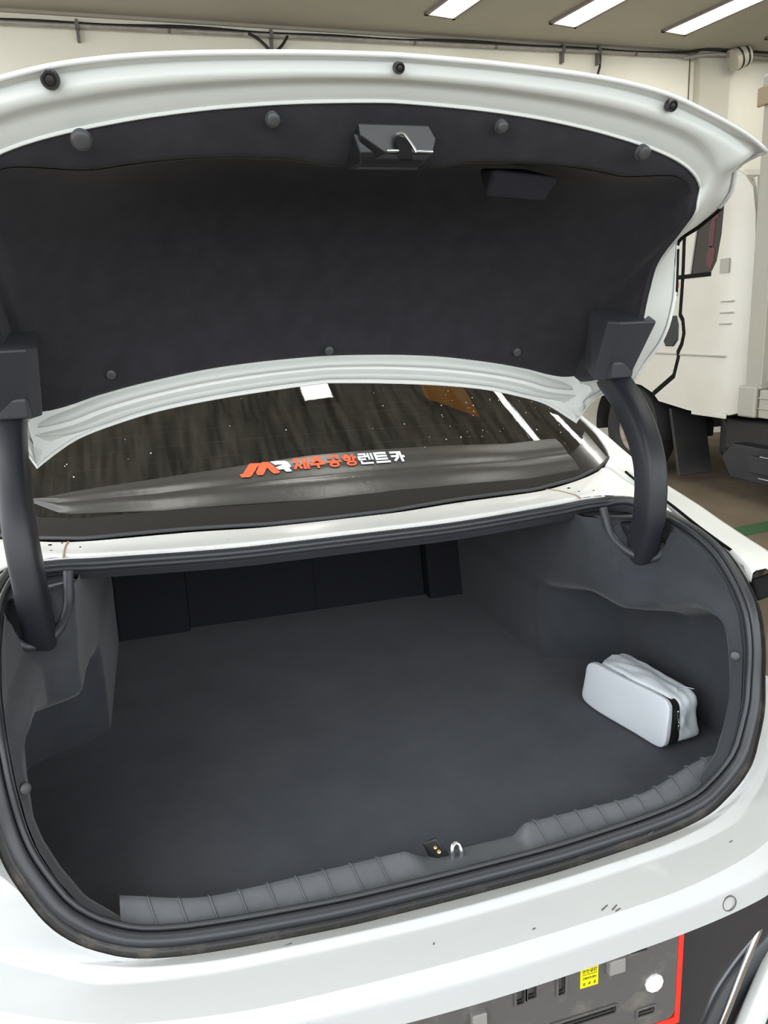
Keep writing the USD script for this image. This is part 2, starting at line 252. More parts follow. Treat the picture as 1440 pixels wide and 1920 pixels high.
# ------------------------------------------------------------------ measured curves (car units, right half; y forward, z up)
D = {"lid_o":[[[0.0,0.8461,1.5528],[0.0749,0.847,1.5515],[0.1576,0.8489,1.5485],[0.2392,0.852,1.5438],[0.3208,0.8579,1.5347],[0.4151,0.8718,1.5134],[0.4879,0.886,1.4916],[0.5149,0.8936,1.4798]],[[0.514,0.9256,1.4765],[0.516,0.9502,1.4672],[0.518,0.9533,1.4527],[0.522,0.9633,1.442],[0.525,0.9881,1.4261],[0.528,1.034,1.4089],[0.53,1.0885,1.3875],[0.53,1.0879,1.3604],[0.53,1.0873,1.3159],[0.525,1.0908,1.271],[0.52,1.1036,1.2378],[0.51,1.1303,1.2034],[0.495,1.1745,1.1529],[0.485,1.2066,1.1496],[0.46,1.2636,1.0947]],[[0.4348,1.268,1.1128],[0.3956,1.268,1.1349],[0.3426,1.268,1.1518],[0.2716,1.268,1.1685],[0.1725,1.268,1.1819],[0.0775,1.268,1.1903],[0.0,1.268,1.1952]]],"lid_b":[[[0.0,0.8521,1.5314],[0.0771,0.8532,1.5296],[0.1614,0.8562,1.525],[0.2454,0.861,1.5176],[0.3383,0.8701,1.5037],[0.3905,0.8781,1.4913],[0.424,0.8875,1.4769],[0.4497,0.8997,1.4582]]],"lid_l":[[[0.0,0.8736,1.5167],[0.086,0.8754,1.5139],[0.1735,0.8795,1.5076],[0.2464,0.8852,1.4989],[0.3095,0.892,1.4884],[0.3606,0.8991,1.4775],[0.4032,0.9077,1.4642],[0.4274,0.9161,1.4514],[0.4395,0.9233,1.4403]],[[0.435,0.9222,1.4183],[0.447,0.9654,1.3921],[0.46,1.017,1.3703],[0.465,1.0453,1.3502],[0.468,1.0657,1.3125],[0.468,1.0807,1.2648],[0.466,1.0972,1.2319],[0.462,1.1337,1.1884],[0.452,1.1852,1.175]],[[0.4613,1.268,1.1673],[0.4103,1.268,1.1798],[0.3573,1.268,1.196],[0.2723,1.268,1.2136],[0.1739,1.268,1.2277],[0.0795,1.268,1.2343],[0.0,1.268,1.2366]]],"lid_g":[[[0.4986,1.262,1.1576],[0.4494,1.262,1.1462],[0.4137,1.262,1.1504],[0.3543,1.262,1.1693],[0.2693,1.262,1.1883],[0.171,1.262,1.2021],[0.0767,1.262,1.2101],[0.0,1.262,1.2128]]],"lid_d":[[[0.0,0.9121,1.4575],[0.0631,0.9121,1.4575],[0.1089,0.9087,1.4627],[0.1673,0.9082,1.4635],[0.2253,0.9099,1.461],[0.279,0.913,1.4561],[0.3423,0.9211,1.4438],[0.3862,0.9312,1.4282],[0.4166,0.9463,1.405]]],"seal":[[0,0.741,0.635],[0.106,0.742,0.635],[0.22,0.746,0.638],[0.3,0.752,0.641],[0.355,0.757,0.649],[0.397,0.766,0.665],[0.424,0.769,0.69],[0.447,0.781,0.723],[0.463,0.792,0.755],[0.471,0.802,0.781],[0.477,0.811,0.824],[0.482,0.829,0.871],[0.488,0.865,0.906],[0.493,0.92,0.938],[0.499,0.99,0.953],[0.504,1.058,0.958],[0.5,1.137,0.963],[0.478,1.18,0.958],[0.43,1.189,0.955],[0.377,1.189,0.951],[0.133,1.179,0.944],[0,1.179,0.944]],"arm":[[0.472,1.2021,1.2105],[0.471,1.1847,1.1911],[0.469,1.1432,1.1638],[0.466,1.1066,1.1376],[0.463,1.0725,1.1064],[0.46,1.0479,1.0754],[0.458,1.0333,1.0436],[0.456,1.0268,1.0063],[0.455,1.0262,0.9762],[0.455,1.0352,0.9389],[0.455,1.0476,0.9042],[0.455,1.0678,0.8663]],"logo_red":[[[-0.1422,1.4267,1.0184],[-0.1359,1.4274,1.0189],[-0.121,1.4498,1.0321],[-0.117,1.4513,1.033],[-0.1003,1.4496,1.0324],[-0.1025,1.4444,1.0294],[-0.1083,1.4401,1.0268],[-0.1113,1.4337,1.0231],[-0.1219,1.4193,1.0146],[-0.1252,1.4181,1.0138],[-0.1397,1.4191,1.0141]],[[-0.1109,1.4294,1.0206],[-0.1008,1.4468,1.0308],[-0.0969,1.4511,1.0333],[-0.0857,1.4501,1.0329],[-0.0824,1.4475,1.0315],[-0.0677,1.423,1.0176],[-0.0702,1.42,1.0158],[-0.0791,1.4196,1.0154],[-0.0822,1.4226,1.0171],[-0.0896,1.4365,1.025],[-0.0988,1.4208,1.0159],[-0.1015,1.4192,1.0149],[-0.1106,1.4206,1.0155],[-0.1116,1.4253,1.0182]]],"logo_grey":[[[-0.0805,1.4504,1.0332],[-0.0678,1.4507,1.0335],[-0.0528,1.449,1.0327],[-0.0484,1.4454,1.0306],[-0.0448,1.4353,1.0249],[-0.0464,1.4312,1.0225],[-0.0496,1.4308,1.0222],[-0.0452,1.4219,1.0172],[-0.0479,1.4211,1.0167],[-0.056,1.4217,1.0169],[-0.0602,1.4288,1.021],[-0.0685,1.4283,1.0206],[-0.0735,1.435,1.0244],[-0.0627,1.4381,1.0263],[-0.0588,1.4386,1.0266],[-0.062,1.4415,1.0283],[-0.0733,1.4419,1.0284]]],"cells":[[[-0.0396,1.4477,1.0321],[-0.0097,1.4509,1.034],[-0.0391,1.4268,1.02],[-0.0117,1.4206,1.0165]],[[-0.0059,1.4505,1.0338],[0.0204,1.4508,1.034],[-0.0074,1.4226,1.0177],[0.0216,1.4225,1.0176]],[[0.0276,1.4509,1.034],[0.0515,1.4509,1.0338],[0.0275,1.4226,1.0176],[0.0499,1.4235,1.018]],[[0.0592,1.4501,1.0332],[0.0843,1.4511,1.0335],[0.0595,1.4224,1.0173],[0.0827,1.4225,1.0171]],[[0.0906,1.4517,1.0338],[0.1175,1.4534,1.0342],[0.092,1.4228,1.0171],[0.1166,1.4244,1.0176]],[[0.1243,1.4509,1.0327],[0.1467,1.4526,1.0331],[0.1204,1.4258,1.0183],[0.1498,1.4266,1.0182]],[[0.1538,1.4511,1.032],[0.182,1.4545,1.0331],[0.1534,1.4272,1.0184],[0.1807,1.4249,1.0163]]]}

# ================================================================== the car (car units; y forward, x right, z up)
car = thing('car', 'white saloon car with its boot lid raised and the dark carpeted boot open', 'car')
NR = np.array([0, .54, .84])                       # away from the lid's chord, forward and up
def full(right):                                    # right half, top centre to bottom centre -> closed loop
    r = np.asarray(right); return np.vstack([r, (r[1:-1] * [-1, 1, 1])[::-1]])
NT, NS, NB = 44, 44, 34
def half(t, s, b): return np.vstack([curve(t, NT), curve([t[-1]] + list(s), NS)[1:], curve([s[-1]] + list(b), NB)[1:]])
oR = half(*D['lid_o']); lR = half(*D['lid_l'])
sideB = [L3(a, b, .45) for a, b in zip(curve([D['lid_o'][0][-1]] + D['lid_o'][1], 10), curve([D['lid_l'][0][-1]] + D['lid_l'][1], 10))][1:]
bR = np.vstack([curve(D['lid_b'][0], NT), curve([D['lid_b'][0][-1]] + sideB, NS)[1:], curve([sideB[-1]] + D['lid_g'][0], NB)[1:]])
nh = len(oR); idx = np.arange(nh)
wtop = 1 - ss(idx, NT - 8, NT + 6); wbot = ss(idx, NT + NS - 14, NT + NS + 4)
O, B, Lx = full(oR), full(bR), full(lR)
fullw = lambda w: np.r_[w, w[1:-1][::-1]][:, None]
WT, WB = fullw(wtop), fullw(wbot)
Tc = np.array([0, .9, .45])
rows = [O, L3(O, B, .10) + WT * Tc * .010 + (1 - WT) * [0, .004, .002], L3(O, B, .22) + WT * Tc * .012, L3(O, B, .36) + WT * Tc * .002 - WB * Tc * .002, L3(O, B, .62) - WT * Tc * .004 - WB * Tc * .006, L3(O, B, .84) - WT * Tc * .002 - WB * Tc * .002, B + WB * Tc * .010,
        L3(B, Lx, .16) + WT * Tc * .004 + WB * Tc * .006, L3(B, Lx, .40) + WT * Tc * .003 - WB * Tc * .005, L3(B, Lx, .70) - WB * Tc * .007, L3(B, Lx, .93) - WB * Tc * .004, Lx, Lx + NR * .015]
lid = UsdGeom.Xform.Define(stage, str(car.GetPath()) + '/boot_lid').GetPrim(); data(lid, 'raised boot lid with a black felt lining')
lid_frame = join(grid(rows, closed=True), tube(Lx - Tc * .0015, .0022, 6, closed=True, up=(0, -.9, -.43)))
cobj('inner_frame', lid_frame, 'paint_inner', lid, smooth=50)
# outer skin
cO = np.stack([O[:, 0] * .88, np.full(len(O), 1.176), np.full(len(O), 1.567)], 1)
cO[:, 1:] -= np.array([.030, .03]) * (O[:, :1] / .5) ** 2
def skin_row(t):
    g = WT * ss(t, 0, 1) + (1 - WT) * t * (2 - t); mid = np.stack([O[:, 0] * .88, np.full(len(O), 1.073), np.full(len(O), 1.407)], 1)
    return L3(O, mid, t) + g * (cO - mid)
hemrow = O + (L3(O, B, -.02) - O)
cobj('outer_skin', join(grid([skin_row(t) for t in np.linspace(0, 1, 14)], closed=True), tube(O, .0030, 6, closed=True, up=(0, -.9, -.43))), 'paint', lid, smooth=60)
gk = curve(D['lid_o'][1][4:9], 24)
for s in (1, -1):
    cobj('edge_gasket', tube((gk + [.001, 0, -.002]) * [s, 1, 1], .0035, 7), 'gap', lid)
    cobj('buffer_hole', hull([(s * .522, 1.085, 1.388), (s * .522, 1.10, 1.368), (s * .526, 1.09, 1.355), (s * .514, 1.08, 1.380)], .003), 'gap', lid)
# felt lining: border, then the hollow
dT = curve(D['lid_d'][0], NT)
dR = L3(lR, np.array([0, 1.08, 1.36]) * np.ones((nh, 3)) + np.stack([lR[:, 0] * .6, 0 * idx, 0 * idx], 1), .055)
k = wtop[:NT, None] * (1 - ss(np.arange(NT), NT - 14, NT - 2))[:, None]
dR[:NT] = dT * k + dR[:NT] * (1 - k)
Dl = full(dR); Lin = L3(Lx, Dl, .02) - Tc * .001
im = int(np.argmax(dR[:, 0])); up_, lo_ = dR[:im + 1].copy(), dR[im:][::-1].copy()
up_[:, 0] = np.maximum.accumulate(up_[:, 0]); lo_[:, 0] = np.maximum.accumulate(lo_[:, 0])
xh = dR[im, 0] * np.sin(np.linspace(-np.pi / 2, np.pi / 2, 90))
def at_x(c, x): return np.stack([x, np.interp(np.abs(x), c[:, 0], c[:, 1]), np.interp(np.abs(x), c[:, 0], c[:, 2])], 1)
hollow = grid([L3(at_x(up_, xh), at_x(lo_, xh), q) + NR * .150 * (1 - np.minimum(1, np.abs(xh[:, None]) / .478) ** 2.2) * (4 * q * (1 - q)) for q in (1 - np.cos(np.linspace(0, np.pi, 34))) / 2])
lin_rows = [Lx + NR * .006, Lin, L3(Lin, Dl, .5) - WT * Tc * .002, L3(Lin, Dl, .85) - WT * Tc * .003, Dl + WT * NR * .001, L3(Dl, np.array([[0, 1.10, 1.36]]) + Dl * [1, 0, 0], .06) + NR * .022]
obj_l = cobj('felt_lining', join(grid(lin_rows, closed=True), hollow), 'felt', lid, smooth=88)
# clips and rubber stops of the lid
top_n = np.array([0, -.86, -.50]); dk_n = np.array([0, -.78, -.30])
for x, y, z, r in ((-.321, .874, 1.472, .0092), (-.130, .866, 1.494, .0070), (.130, .866, 1.494, .0066), (.321, .874, 1.472, .0082)):
    cobj('lining_clip', join(button((x, y + .004, z), top_n, r, .006), button((x, y + .007, z), top_n, r * 1.15, .002, .1)), 'clip', lid, smooth=40)
for x, y, z in ((-.337, 1.2475, 1.2275), (0, 1.248, 1.246), (.333, 1.2475, 1.2275)): cobj('lining_clip', button((x, y, z), dk_n, .0075, .005), 'clip', lid, smooth=40)
for x, y, z, r in ((-.341, .856, 1.519, .0088), (0, .842, 1.540, .0058), (.341, .856, 1.519, .0070)):
    cobj('rubber_stop', button((x, y, z), (0, -.93, -.35), r, .004, inner=True), 'black_plastic', lid, smooth=35, label='round black rubber stop on the white frame')
# latch
def lp(x, z, y=.862): return (x, y, z)
lat = [hull([lp(-.039, 1.489), lp(.037, 1.489), lp(.044, 1.477), lp(.040, 1.463), lp(-.012, 1.463), lp(-.038, 1.479), lp(-.036, 1.486, .90), lp(.036, 1.486, .90), lp(.036, 1.455, .90), lp(-.036, 1.455, .90)], .0022),
       hull([lp(-.043, 1.480, .868), lp(-.037, 1.464, .870), lp(-.034, 1.456, .880), lp(.034, 1.456, .880), lp(.041, 1.468, .870), (-.04, .91, 1.456), (.04, .91, 1.456)], .002)]
latch = cobj('latch', join(*lat), 'black_plastic', lid, smooth=25, label='black plastic boot latch')
cobj('latch_claw', join(tube(curve([(-.002, .8515, 1.4785), (.004, .850, 1.4795), (.010, .850, 1.474), (.019, .849, 1.4605)], 12), .0018), hull([(-.012, .851, 1.4622), (.006, .851, 1.4622)], .0016), hull([(.021, .851, 1.4622), (.038, .852, 1.4622)], .0016)), 'steel', lid)
cobj('latch_slot', hull([(-.001, .8515, 1.475), (.012, .8515, 1.472), (.013, .8515, 1.455), (.001, .8515, 1.455)], .0022), 'gap', lid)
cobj('pull_handle', hull([(.150, .935, 1.456), (.235, .945, 1.451), (.150, .950, 1.437), (.226, .957, 1.433), (.165, 1.0, 1.47), (.22, 1.0, 1.47)], .005, 2), 'felt_dark', lid, smooth=40)
# hinge covers and gooseneck arms
a = curve(D['arm'], 40)
tt = np.gradient(a, axis=0); tt /= np.linalg.norm(tt, axis=1, keepdims=True); sx = np.tile([1., 0, 0], (len(a), 1)); sx -= tt * (sx * tt).sum(1, keepdims=True); sx /= np.linalg.norm(sx, axis=1, keepdims=True)
arm = sweep(a, sup(.0195, .026, 24, 3.2), frames=(sx, np.cross(sx, tt)))
foot = hull([(.446, 1.035, .885), (.464, 1.035, .885), (.446, 1.055, .94), (.464, 1.055, .94), (.446, 1.10, .945), (.464, 1.10, .945), (.446, 1.10, .90), (.464, 1.10, .90)], .005)
cov = hull([(x + .012, y, z) for x, y, z in ((.407, 1.098, 1.271), (.420, 1.160, 1.184), (.417, 1.083, 1.269), (.431, 1.142, 1.182), (.462, 1.062, 1.269), (.462, 1.118, 1.195), (.412, 1.16, 1.29), (.43, 1.2, 1.2), (.47, 1.12, 1.29), (.47, 1.16, 1.21))], .0035, 2)
sleeve = hull([(x, y, z) for x in (.444, .474) for y, z in ((1.118, 1.205), (1.122, 1.186), (1.18, 1.215), (1.17, 1.183))], .005, 2)
for s in (1, -1):
    f = (lambda m: m) if s == 1 else mirror
    cobj('hinge_arm', f(join(arm, foot)), 'arm_plastic', car, smooth=40, label='curved black gooseneck hinge arm of the lid, %s in view' % ('right' if s == 1 else 'left'))
    cobj('hinge_cover', f(join(cov, sleeve)), 'plastic', lid, smooth=40)

# ------------------------------------------------------------------ boot opening: seal
sealR = curve(D['seal'], 90); SL = np.vstack([sealR, (sealR[1:-1] * [-1, 1, 1])[::-1]])
tan = np.roll(SL, -1, 0) - np.roll(SL, 1, 0); tan /= np.linalg.norm(tan, axis=1, keepdims=True)
ctr = np.array([0, .98, .80]); nrm0 = np.array([0, -.57, .82])
outw = np.cross(tan, nrm0); outw /= np.linalg.norm(outw, axis=1, keepdims=True); outw *= np.sign(((SL - ctr) * outw).sum(1, keepdims=True))
nup = np.cross(tan, outw); nup /= np.linalg.norm(nup, axis=1, keepdims=True); nup *= np.sign((nup * nrm0).sum(1, keepdims=True))
def sl(o, u): return SL + outw * o + nup * u
bulb = sweep(sl(.001, .002), sup(.0075, .0085, 14, 2.3), closed=True, frames=(outw, nup))
lip = sweep(sl(-.010, .004), sup(.0035, .0045, 10, 2.2), closed=True, frames=(outw, nup))
carrier = grid([sl(-.016, -.012), sl(-.014, .000), sl(-.009, .001), sl(.008, -.004), sl(.012, -.006)], closed=True)
seal = cobj('boot_seal', join(bulb, lip, carrier), 'rubber', car, smooth=50, label='black rubber seal round the boot opening')
cobj('gutter_channel', grid([sl(.008, -.003), sl(.011, -.006), sl(.0165, -.006), sl(.0185, .0)], closed=True), 'dirt_rubber', car, smooth=50)

# ------------------------------------------------------------------ white body around the opening
nS = len(sealR)
sO = (SL + outw * .0185 + nup * .000)[:nS]             # right half outer edge, sill centre -> ledge centre
i_end = int(np.argmin(np.abs(sealR[:, 2] - .738) + 10 * (sealR[:, 1] > .85)))
# rear bumper
def brow(pts, z, n=70):
    p = np.array(pts, float); P = PchipInterpolator(p[:, 0], p[:, 1]); xs = np.linspace(0, p[-1, 0], n) ; return np.stack([xs, P(xs), np.full(n, z) if np.ndim(z) == 0 else np.interp(xs, *z)], 1)
w0 = np.vstack([curve(sO[:i_end], 50), curve([sO[i_end - 1], (.525, .852, .734), (.61, .94, .728), (.70, 1.06, .715)], 21)[1:]])
c1 = curve(brow([(0, .697), (.25, .709), (.34, .725), (.446, .771), (.504, .81), (.62, .92), (.73, 1.06)], .637), 70)
w0[:, 0] = np.maximum.accumulate(w0[:, 0])
w0c = np.stack([np.interp(np.linspace(0, 1, 70), np.linspace(0, 1, 70), w0[:, i]) for i in range(3)], 1)
hl = curve(brow([(0, .6905), (.25, .7025), (.39, .7275), (.446, .7605), (.504, .801), (.62, .908), (.74, 1.05)], .6297), 70)
b2a = curve(brow([(0, .668), (.25, .678), (.39, .708), (.504, .775), (.62, .875), (.745, 1.03)], .6282), 70)
b2 = curve(brow([(0, .641), (.21, .648), (.35, .670), (.504, .740), (.62, .837), (.75, .99)], .6255), 70)
b3 = curve(brow([(0, .630), (.21, .638), (.36, .657), (.504, .722), (.62, .820), (.75, .98)], .606), 70)
b4 = curve(brow([(0, .628), (.21, .636), (.364, .653), (.504, .718), (.62, .817), (.75, .97)], .577), 70)
b5 = curve(brow([(0, .636), (.21, .644), (.364, .661), (.504, .726), (.62, .825), (.75, .978)], .573), 70)
b6 = curve(brow([(0, .680), (.21, .680), (.364, .70), (.504, .76), (.62, .86), (.75, 1.0)], .571), 70)
brows = [w0c - [0, 0, .006], w0c, L3(w0c, c1, .5) + [0, 0, .0005], L3(w0c, c1, .93) + [0, 0, .0012], c1, L3(c1, hl, .2), L3(c1, hl, .85), hl, L3(hl, b2a, .12), b2a, L3(b2a, b2, .8), b2, L3(b2, b3, .2), L3(b2, b3, .85), b3, L3(b3, b4, .15), b4, b5, b6]
brows = [np.vstack([(r[1:] * [-1, 1, 1])[::-1], r]) for r in brows]
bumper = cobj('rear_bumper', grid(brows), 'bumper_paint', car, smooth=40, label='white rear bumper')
def ring(o, n, r0, r1, h=.0006): return place(lathe([(r0, -h), (r0, h), (r1, h), (r1, -h)], 26), o, *basis(n))
cobj('parking_sensor', ring((.315, .6462, .5925), (0, -.98, .1), .0088, .0099), 'bracket', car, label='round parking sensor outline in the bumper')
cobj('parking_sensor', ring((-.315, .6462, .5925), (0, -.98, .1), .0088, .0099), 'bracket', car, label='round parking sensor outline in the bumper')
from scipy.interpolate import LinearNDInterpolator
_bp = np.vstack([r for r in brows[2:13]]); _bz = LinearNDInterpolator(_bp[:, :2], _bp[:, 2])
for x, y, l, an in ((.150, .655, .012, .45), (.161, .652, .011, .5), (.163, .648, .008, .3), (.268, .737, .010, .35), (.325, .745, .007, .2), (-.205, .712, .012, .15), (-.440, .790, .005, .6), (.060, .653, .004, .3), (-.052, .668, .003, 1.), (.36, .70, .006, .3)):
    z = float(np.nan_to_num(_bz(x, y), nan=.63)); cobj('paint_scratch', place(rbox((0, 0, 0), (l, .0014, .0006), .0002), (x, y, z + .0004), np.array([math.cos(an), math.sin(an), 0]), np.array([-math.sin(an), math.cos(an), 0]), np.array([0, 0, 1.])), 'bracket', car)
# tail lamps either side
seal_side = sealR[i_end - 2: int(np.argmin(np.abs(sealR[:, 1] - .88) + 10 * (sealR[:, 2] < .88))) + 2]
li = curve((SL + outw * .0185)[:nS][i_end - 2: i_end - 2 + len(seal_side)], 26)
lo = curve([(.525, .8525, .733), (.56, .880, .76), (.575, .90, .80), (.57, .905, .86), (.545, .895, .905)], 26)
lo2 = curve([(.61, .941, .727), (.645, .965, .76), (.67, .985, .80), (.665, .985, .85), (.615, .94, .897)], 26)
lo3 = curve([(.70, 1.061, .714), (.725, 1.12, .76), (.735, 1.14, .80), (.73, 1.14, .85), (.69, 1.08, .885)], 26)
lamp = grid([li, L3(li, lo, .3) + [0, .010, 0] * np.sin(np.linspace(0, np.pi, 26))[:, None], L3(li, lo, .6) + [0, .010, 0] * np.sin(np.linspace(0, np.pi, 26))[:, None], lo, lo2, lo3])
# rear deck ledge under the glass
e0 = int(np.argmin(np.abs(sealR[:, 1] - 1.058) + np.abs(sealR[:, 0] - .504)))
rearE = sO[e0:][::-1]                                  # ledge centre -> corner
GL = [(0, 1.3070, .9512), (.111, 1.3093, .9512), (.25, 1.3225, .954), (.413, 1.334, .9550), (.520, 1.360, .9622), (.600, 1.397, .974)]
frontE = curve(GL + [(.575, 1.325, .985), (.548, 1.22, .980), (.538, 1.10, .964)], 60)
rearC = curve(rearE, 60)
deckR = grid([rearC - [0, 0, .010], rearC, L3(rearC, frontE, .06) + [0, 0, .002], L3(rearC, frontE, .5) + [0, 0, .0015], L3(rearC, frontE, .94), frontE + [0, 0, -.001], frontE + [0, .01, -.012]])
from scipy.interpolate import LinearNDInterpolator
_dz = LinearNDInterpolator(deckR[0][120:, :2], deckR[0][120:, 2]); dz = lambda p: np.nan_to_num(_dz(np.asarray(p, float)[:, :2]), nan=.96) + .0005
deck = cobj('rear_deck_panel', join(deckR, mirror(deckR)), 'paint_dirty', car, smooth=40, label='white ledge between rear glass and boot opening')
for s in (1, -1):
    sp = curve([(.433, 1.199, 0), (.437, 1.26, 0), (.440, 1.338, 0)], 9); sp[:, 2] = dz(sp); cobj('panel_seam', tube(sp * [s, 1, 1], .0016, 6), 'stain', car)
    for x, y, r in ((.455, 1.24, .0022), (.462, 1.29, .0030), (.476, 1.225, .0018), (.447, 1.315, .0016), (.415, 1.262, .0016)):
        if s == -1 or x > .45: cobj('chipped_spot', button((s * x, y, dz([(x, y, 0)])[0] + .0006), (0, 0, 1), r, .0006), 'gap', car)
# quarter panels
gut = [(.520, .872, .912), (.524, .92, .930), (.530, 1.0, .9445), (.538, 1.08, .960), (.545, 1.16, .974), (.556, 1.25, .984), (.578, 1.325, .986), (.604, 1.396, .978), (.633, 1.424, .987), (.652, 1.475, 1.010), (.659, 1.545, 1.042), (.652, 1.66, 1.095), (.615, 1.86, 1.19), (.57, 2.12, 1.31)]
shl = [(.600, .895, .902), (.612, .935, .913), (.620, .992, .921), (.630, 1.067, .932), (.636, 1.125, .943), (.642, 1.187, .953), (.650, 1.257, .963), (.665, 1.377, .990), (.672, 1.44, 1.006), (.680, 1.497, 1.020), (.685, 1.560, 1.036), (.688, 1.68, 1.070), (.665, 1.88, 1.16), (.61, 2.14, 1.31)]
g_, s_ = np.array(gut), np.array(shl)
dn = lambda dx, dz: s_ + np.array([dx, 0, dz]) * np.ones((len(s_), 1))
low = lambda x, z: np.stack([np.full(len(s_), x), np.maximum(s_[:, 1] + .03, 1.10 + .02 * np.arange(len(s_)) / 14), np.minimum(s_[:, 2] - .03, z)], 1)
qrows = [g_ + [0, 0, -.014], g_ + [.002, 0, .0], L3(g_, s_, .12) + [0, 0, .003], L3(g_, s_, .42) + [0, 0, .004], L3(g_, s_, .50) + [0, 0, .001], L3(g_, s_, .85) + [0, 0, .0025], s_, dn(.014, -.012), np.stack([s_[:, 0] + .03 + .07 * ss(1.06 - s_[:, 1], 0, .15), np.maximum(s_[:, 1], 1.02), s_[:, 2] - .045], 1), low(.745, .84), low(.765, .70), low(.760, .52), low(.735, .36)]
qk = [curve(r, 70) for r in qrows]
for s in (1, -1):
    f = (lambda m: m) if s == 1 else mirror
    cobj('quarter_panel', f(grid(qk)), 'paint_body', car, smooth=40)
    cobj('tail_lamp', f(join(lamp, grid([lo3, curve([(.74, 1.30, .70), (.75, 1.32, .74), (.752, 1.33, .80), (.75, 1.32, .85), (.72, 1.2, .885)], 26)]))), 'lamp_lens', car, smooth=45, label='dark smoked tail lamp')
    cobj('fender_gutter', f(tube(curve([(.527, .925, .9315), (.5325, 1.0, .9465), (.542, 1.10, .9685), (.552, 1.19, .982), (.566, 1.26, .992)], 24), .0024, 6)), 'gap', car)
    cobj('lamp_gap', f(hull([(.535, .885, .893), (.60, .905, .892), (.535, .872, .872), (.60, .90, .866)], .004)), 'gap', car)

# ------------------------------------------------------------------ rear window
def GZ(x, y): return .951 + (y - 1.307) * .577 - (.10 + .22 * (np.minimum(y, 1.80) - 1.5)) * x ** 2
gx = np.linspace(-1, 1, 61)
base_x = np.array([p[0] for p in GL] + [.634]); base_y = np.array([p[1] for p in GL] + [1.426])
gy0 = np.interp(np.abs(gx) * .634, base_x, base_y)
topx = .60
grow = []
for t in np.linspace(0, 1, 24):
    w = .640 + .022 * math.sin(math.pi * min(1, t * 2.2)) * (t < .5) - .10 * max(0, t - .12)
    y = gy0 * (1 - t) + (2.13 - .06 * np.abs(gx) ** 2) * t
    x = gx * w; grow.append(np.stack([x, y, GZ(x, y)], 1))
cobj('rear_window', grid(grow), 'glass', car, smooth=True, label='tinted rear window glass')
window = stage.GetPrimAtPath(str(car.GetPath()) + '/rear_window')
def on_glass(x, y, up=.0015): return np.array([x, y, GZ(x, y) + up])
fr = []
for t0 in (0., .35, .7, 1.):
    yb = np.interp(np.abs(gx) * .634, base_x, base_y); wd = .047 + .05 * np.clip((np.abs(gx) - .70) / .3, 0, 1) ** 2
    xs = gx * .634; fr.append(np.stack([xs, yb + .001 + wd * t0, GZ(xs, yb + .001 + wd * t0) + .0008], 1))
cobj('black_border', grid(fr), 'frit', window, smooth=True, label='black border along the foot of the glass')
cobj('glass_rubber', tube(np.stack([gx * .634, gy0, GZ(gx * .634, gy0) + .003], 1), .0035, 8), 'rubber', window)
for i in range(12):
    y = 1.45 + i * .040; hw = .555 - .006 * i; xs = np.linspace(-hw, hw, 24)
    cobj('heater_line', tube(np.stack([xs, y + .03 * (xs / .6) ** 2, GZ(xs, y + .03 * (xs / .6) ** 2) - .0025], 1), .0007, 4), 'heater', window)
film = []
fxs = np.linspace(-.50, .545, 50)
for t in np.linspace(0, 1, 26):
    yb = np.interp(fxs, [-.50, -.45, -.29, 0, .20, .42, .545], [1.440, 1.400, 1.374, 1.354, 1.354, 1.362, 1.386]); yt = np.interp(fxs, [-.50, -.44, -.30, -.18, 0, .15, .42, .545], [1.448, 1.452, 1.452, 1.455, 1.466, 1.468, 1.472, 1.492])
    y = yb + (yt - yb) * t; film.append(np.stack([fxs, y, GZ(fxs, y) + .0004 + .0060 * math.sin(math.pi * t) * abs(math.sin(2 * math.pi * (t * .98 + .01))) ** .8], 1))
cobj('sun_film', grid(film), 'film', window, smooth=True, label='dark grey padded film along the foot of the rear glass')
def flat_on_glass(poly2d, mp):                         # shapely shape -> thin decal following the glass
    v, f = extrude(poly2d, .0006); o = []
    for a, b, c in v:
        x, y = mp(a, b); o.append(on_glass(x, y, .0068 + c))
    return np.array(o), f
for nm, mt in (('logo_red', 'orange_vinyl'), ('logo_grey', 'grey_vinyl')):
    for p in D[nm]:
        cobj('window_lettering', flat_on_glass(Polygon([(q[0], q[1]) for q in p]).buffer(0), lambda a, b: (a, b)), mt, window, smooth=False, label='lettering on the rear window')
for i, nme in enumerate(('je', 'ju', 'gong', 'hang', 'ren', 'teu', 'ka')):
    x0, y0 = -.0405 + .0322 * i, 1.4225
    sh = syllable(SYL[nme], .085 if nme not in ('ren', 'hang', 'gong') else .07)
    cobj('window_lettering', flat_on_glass(sh, lambda a, b: (x0 + a * .0300, y0 + b * .0290)), 'orange_vinyl' if i < 4 else 'grey_vinyl', window, smooth=False, label='lettering on the rear window')
dr = []
for i in range(150):
    x = RNG.uniform(-.6, .62); y = RNG.uniform(1.43, 1.95)
    if RNG.random() < .55: x = RNG.uniform(.3, .64); y = RNG.uniform(1.45, 1.8)
    l = RNG.uniform(.0006, .0016); dr.append(place(lathe([(1e-4, .0006), (l * .7, .0005), (l, 0)], 6), on_glass(x, y, .0005), *basis((0, -.5, .86))))
cobj('water_drop', join(*dr), 'white_cap', window, kind='stuff')
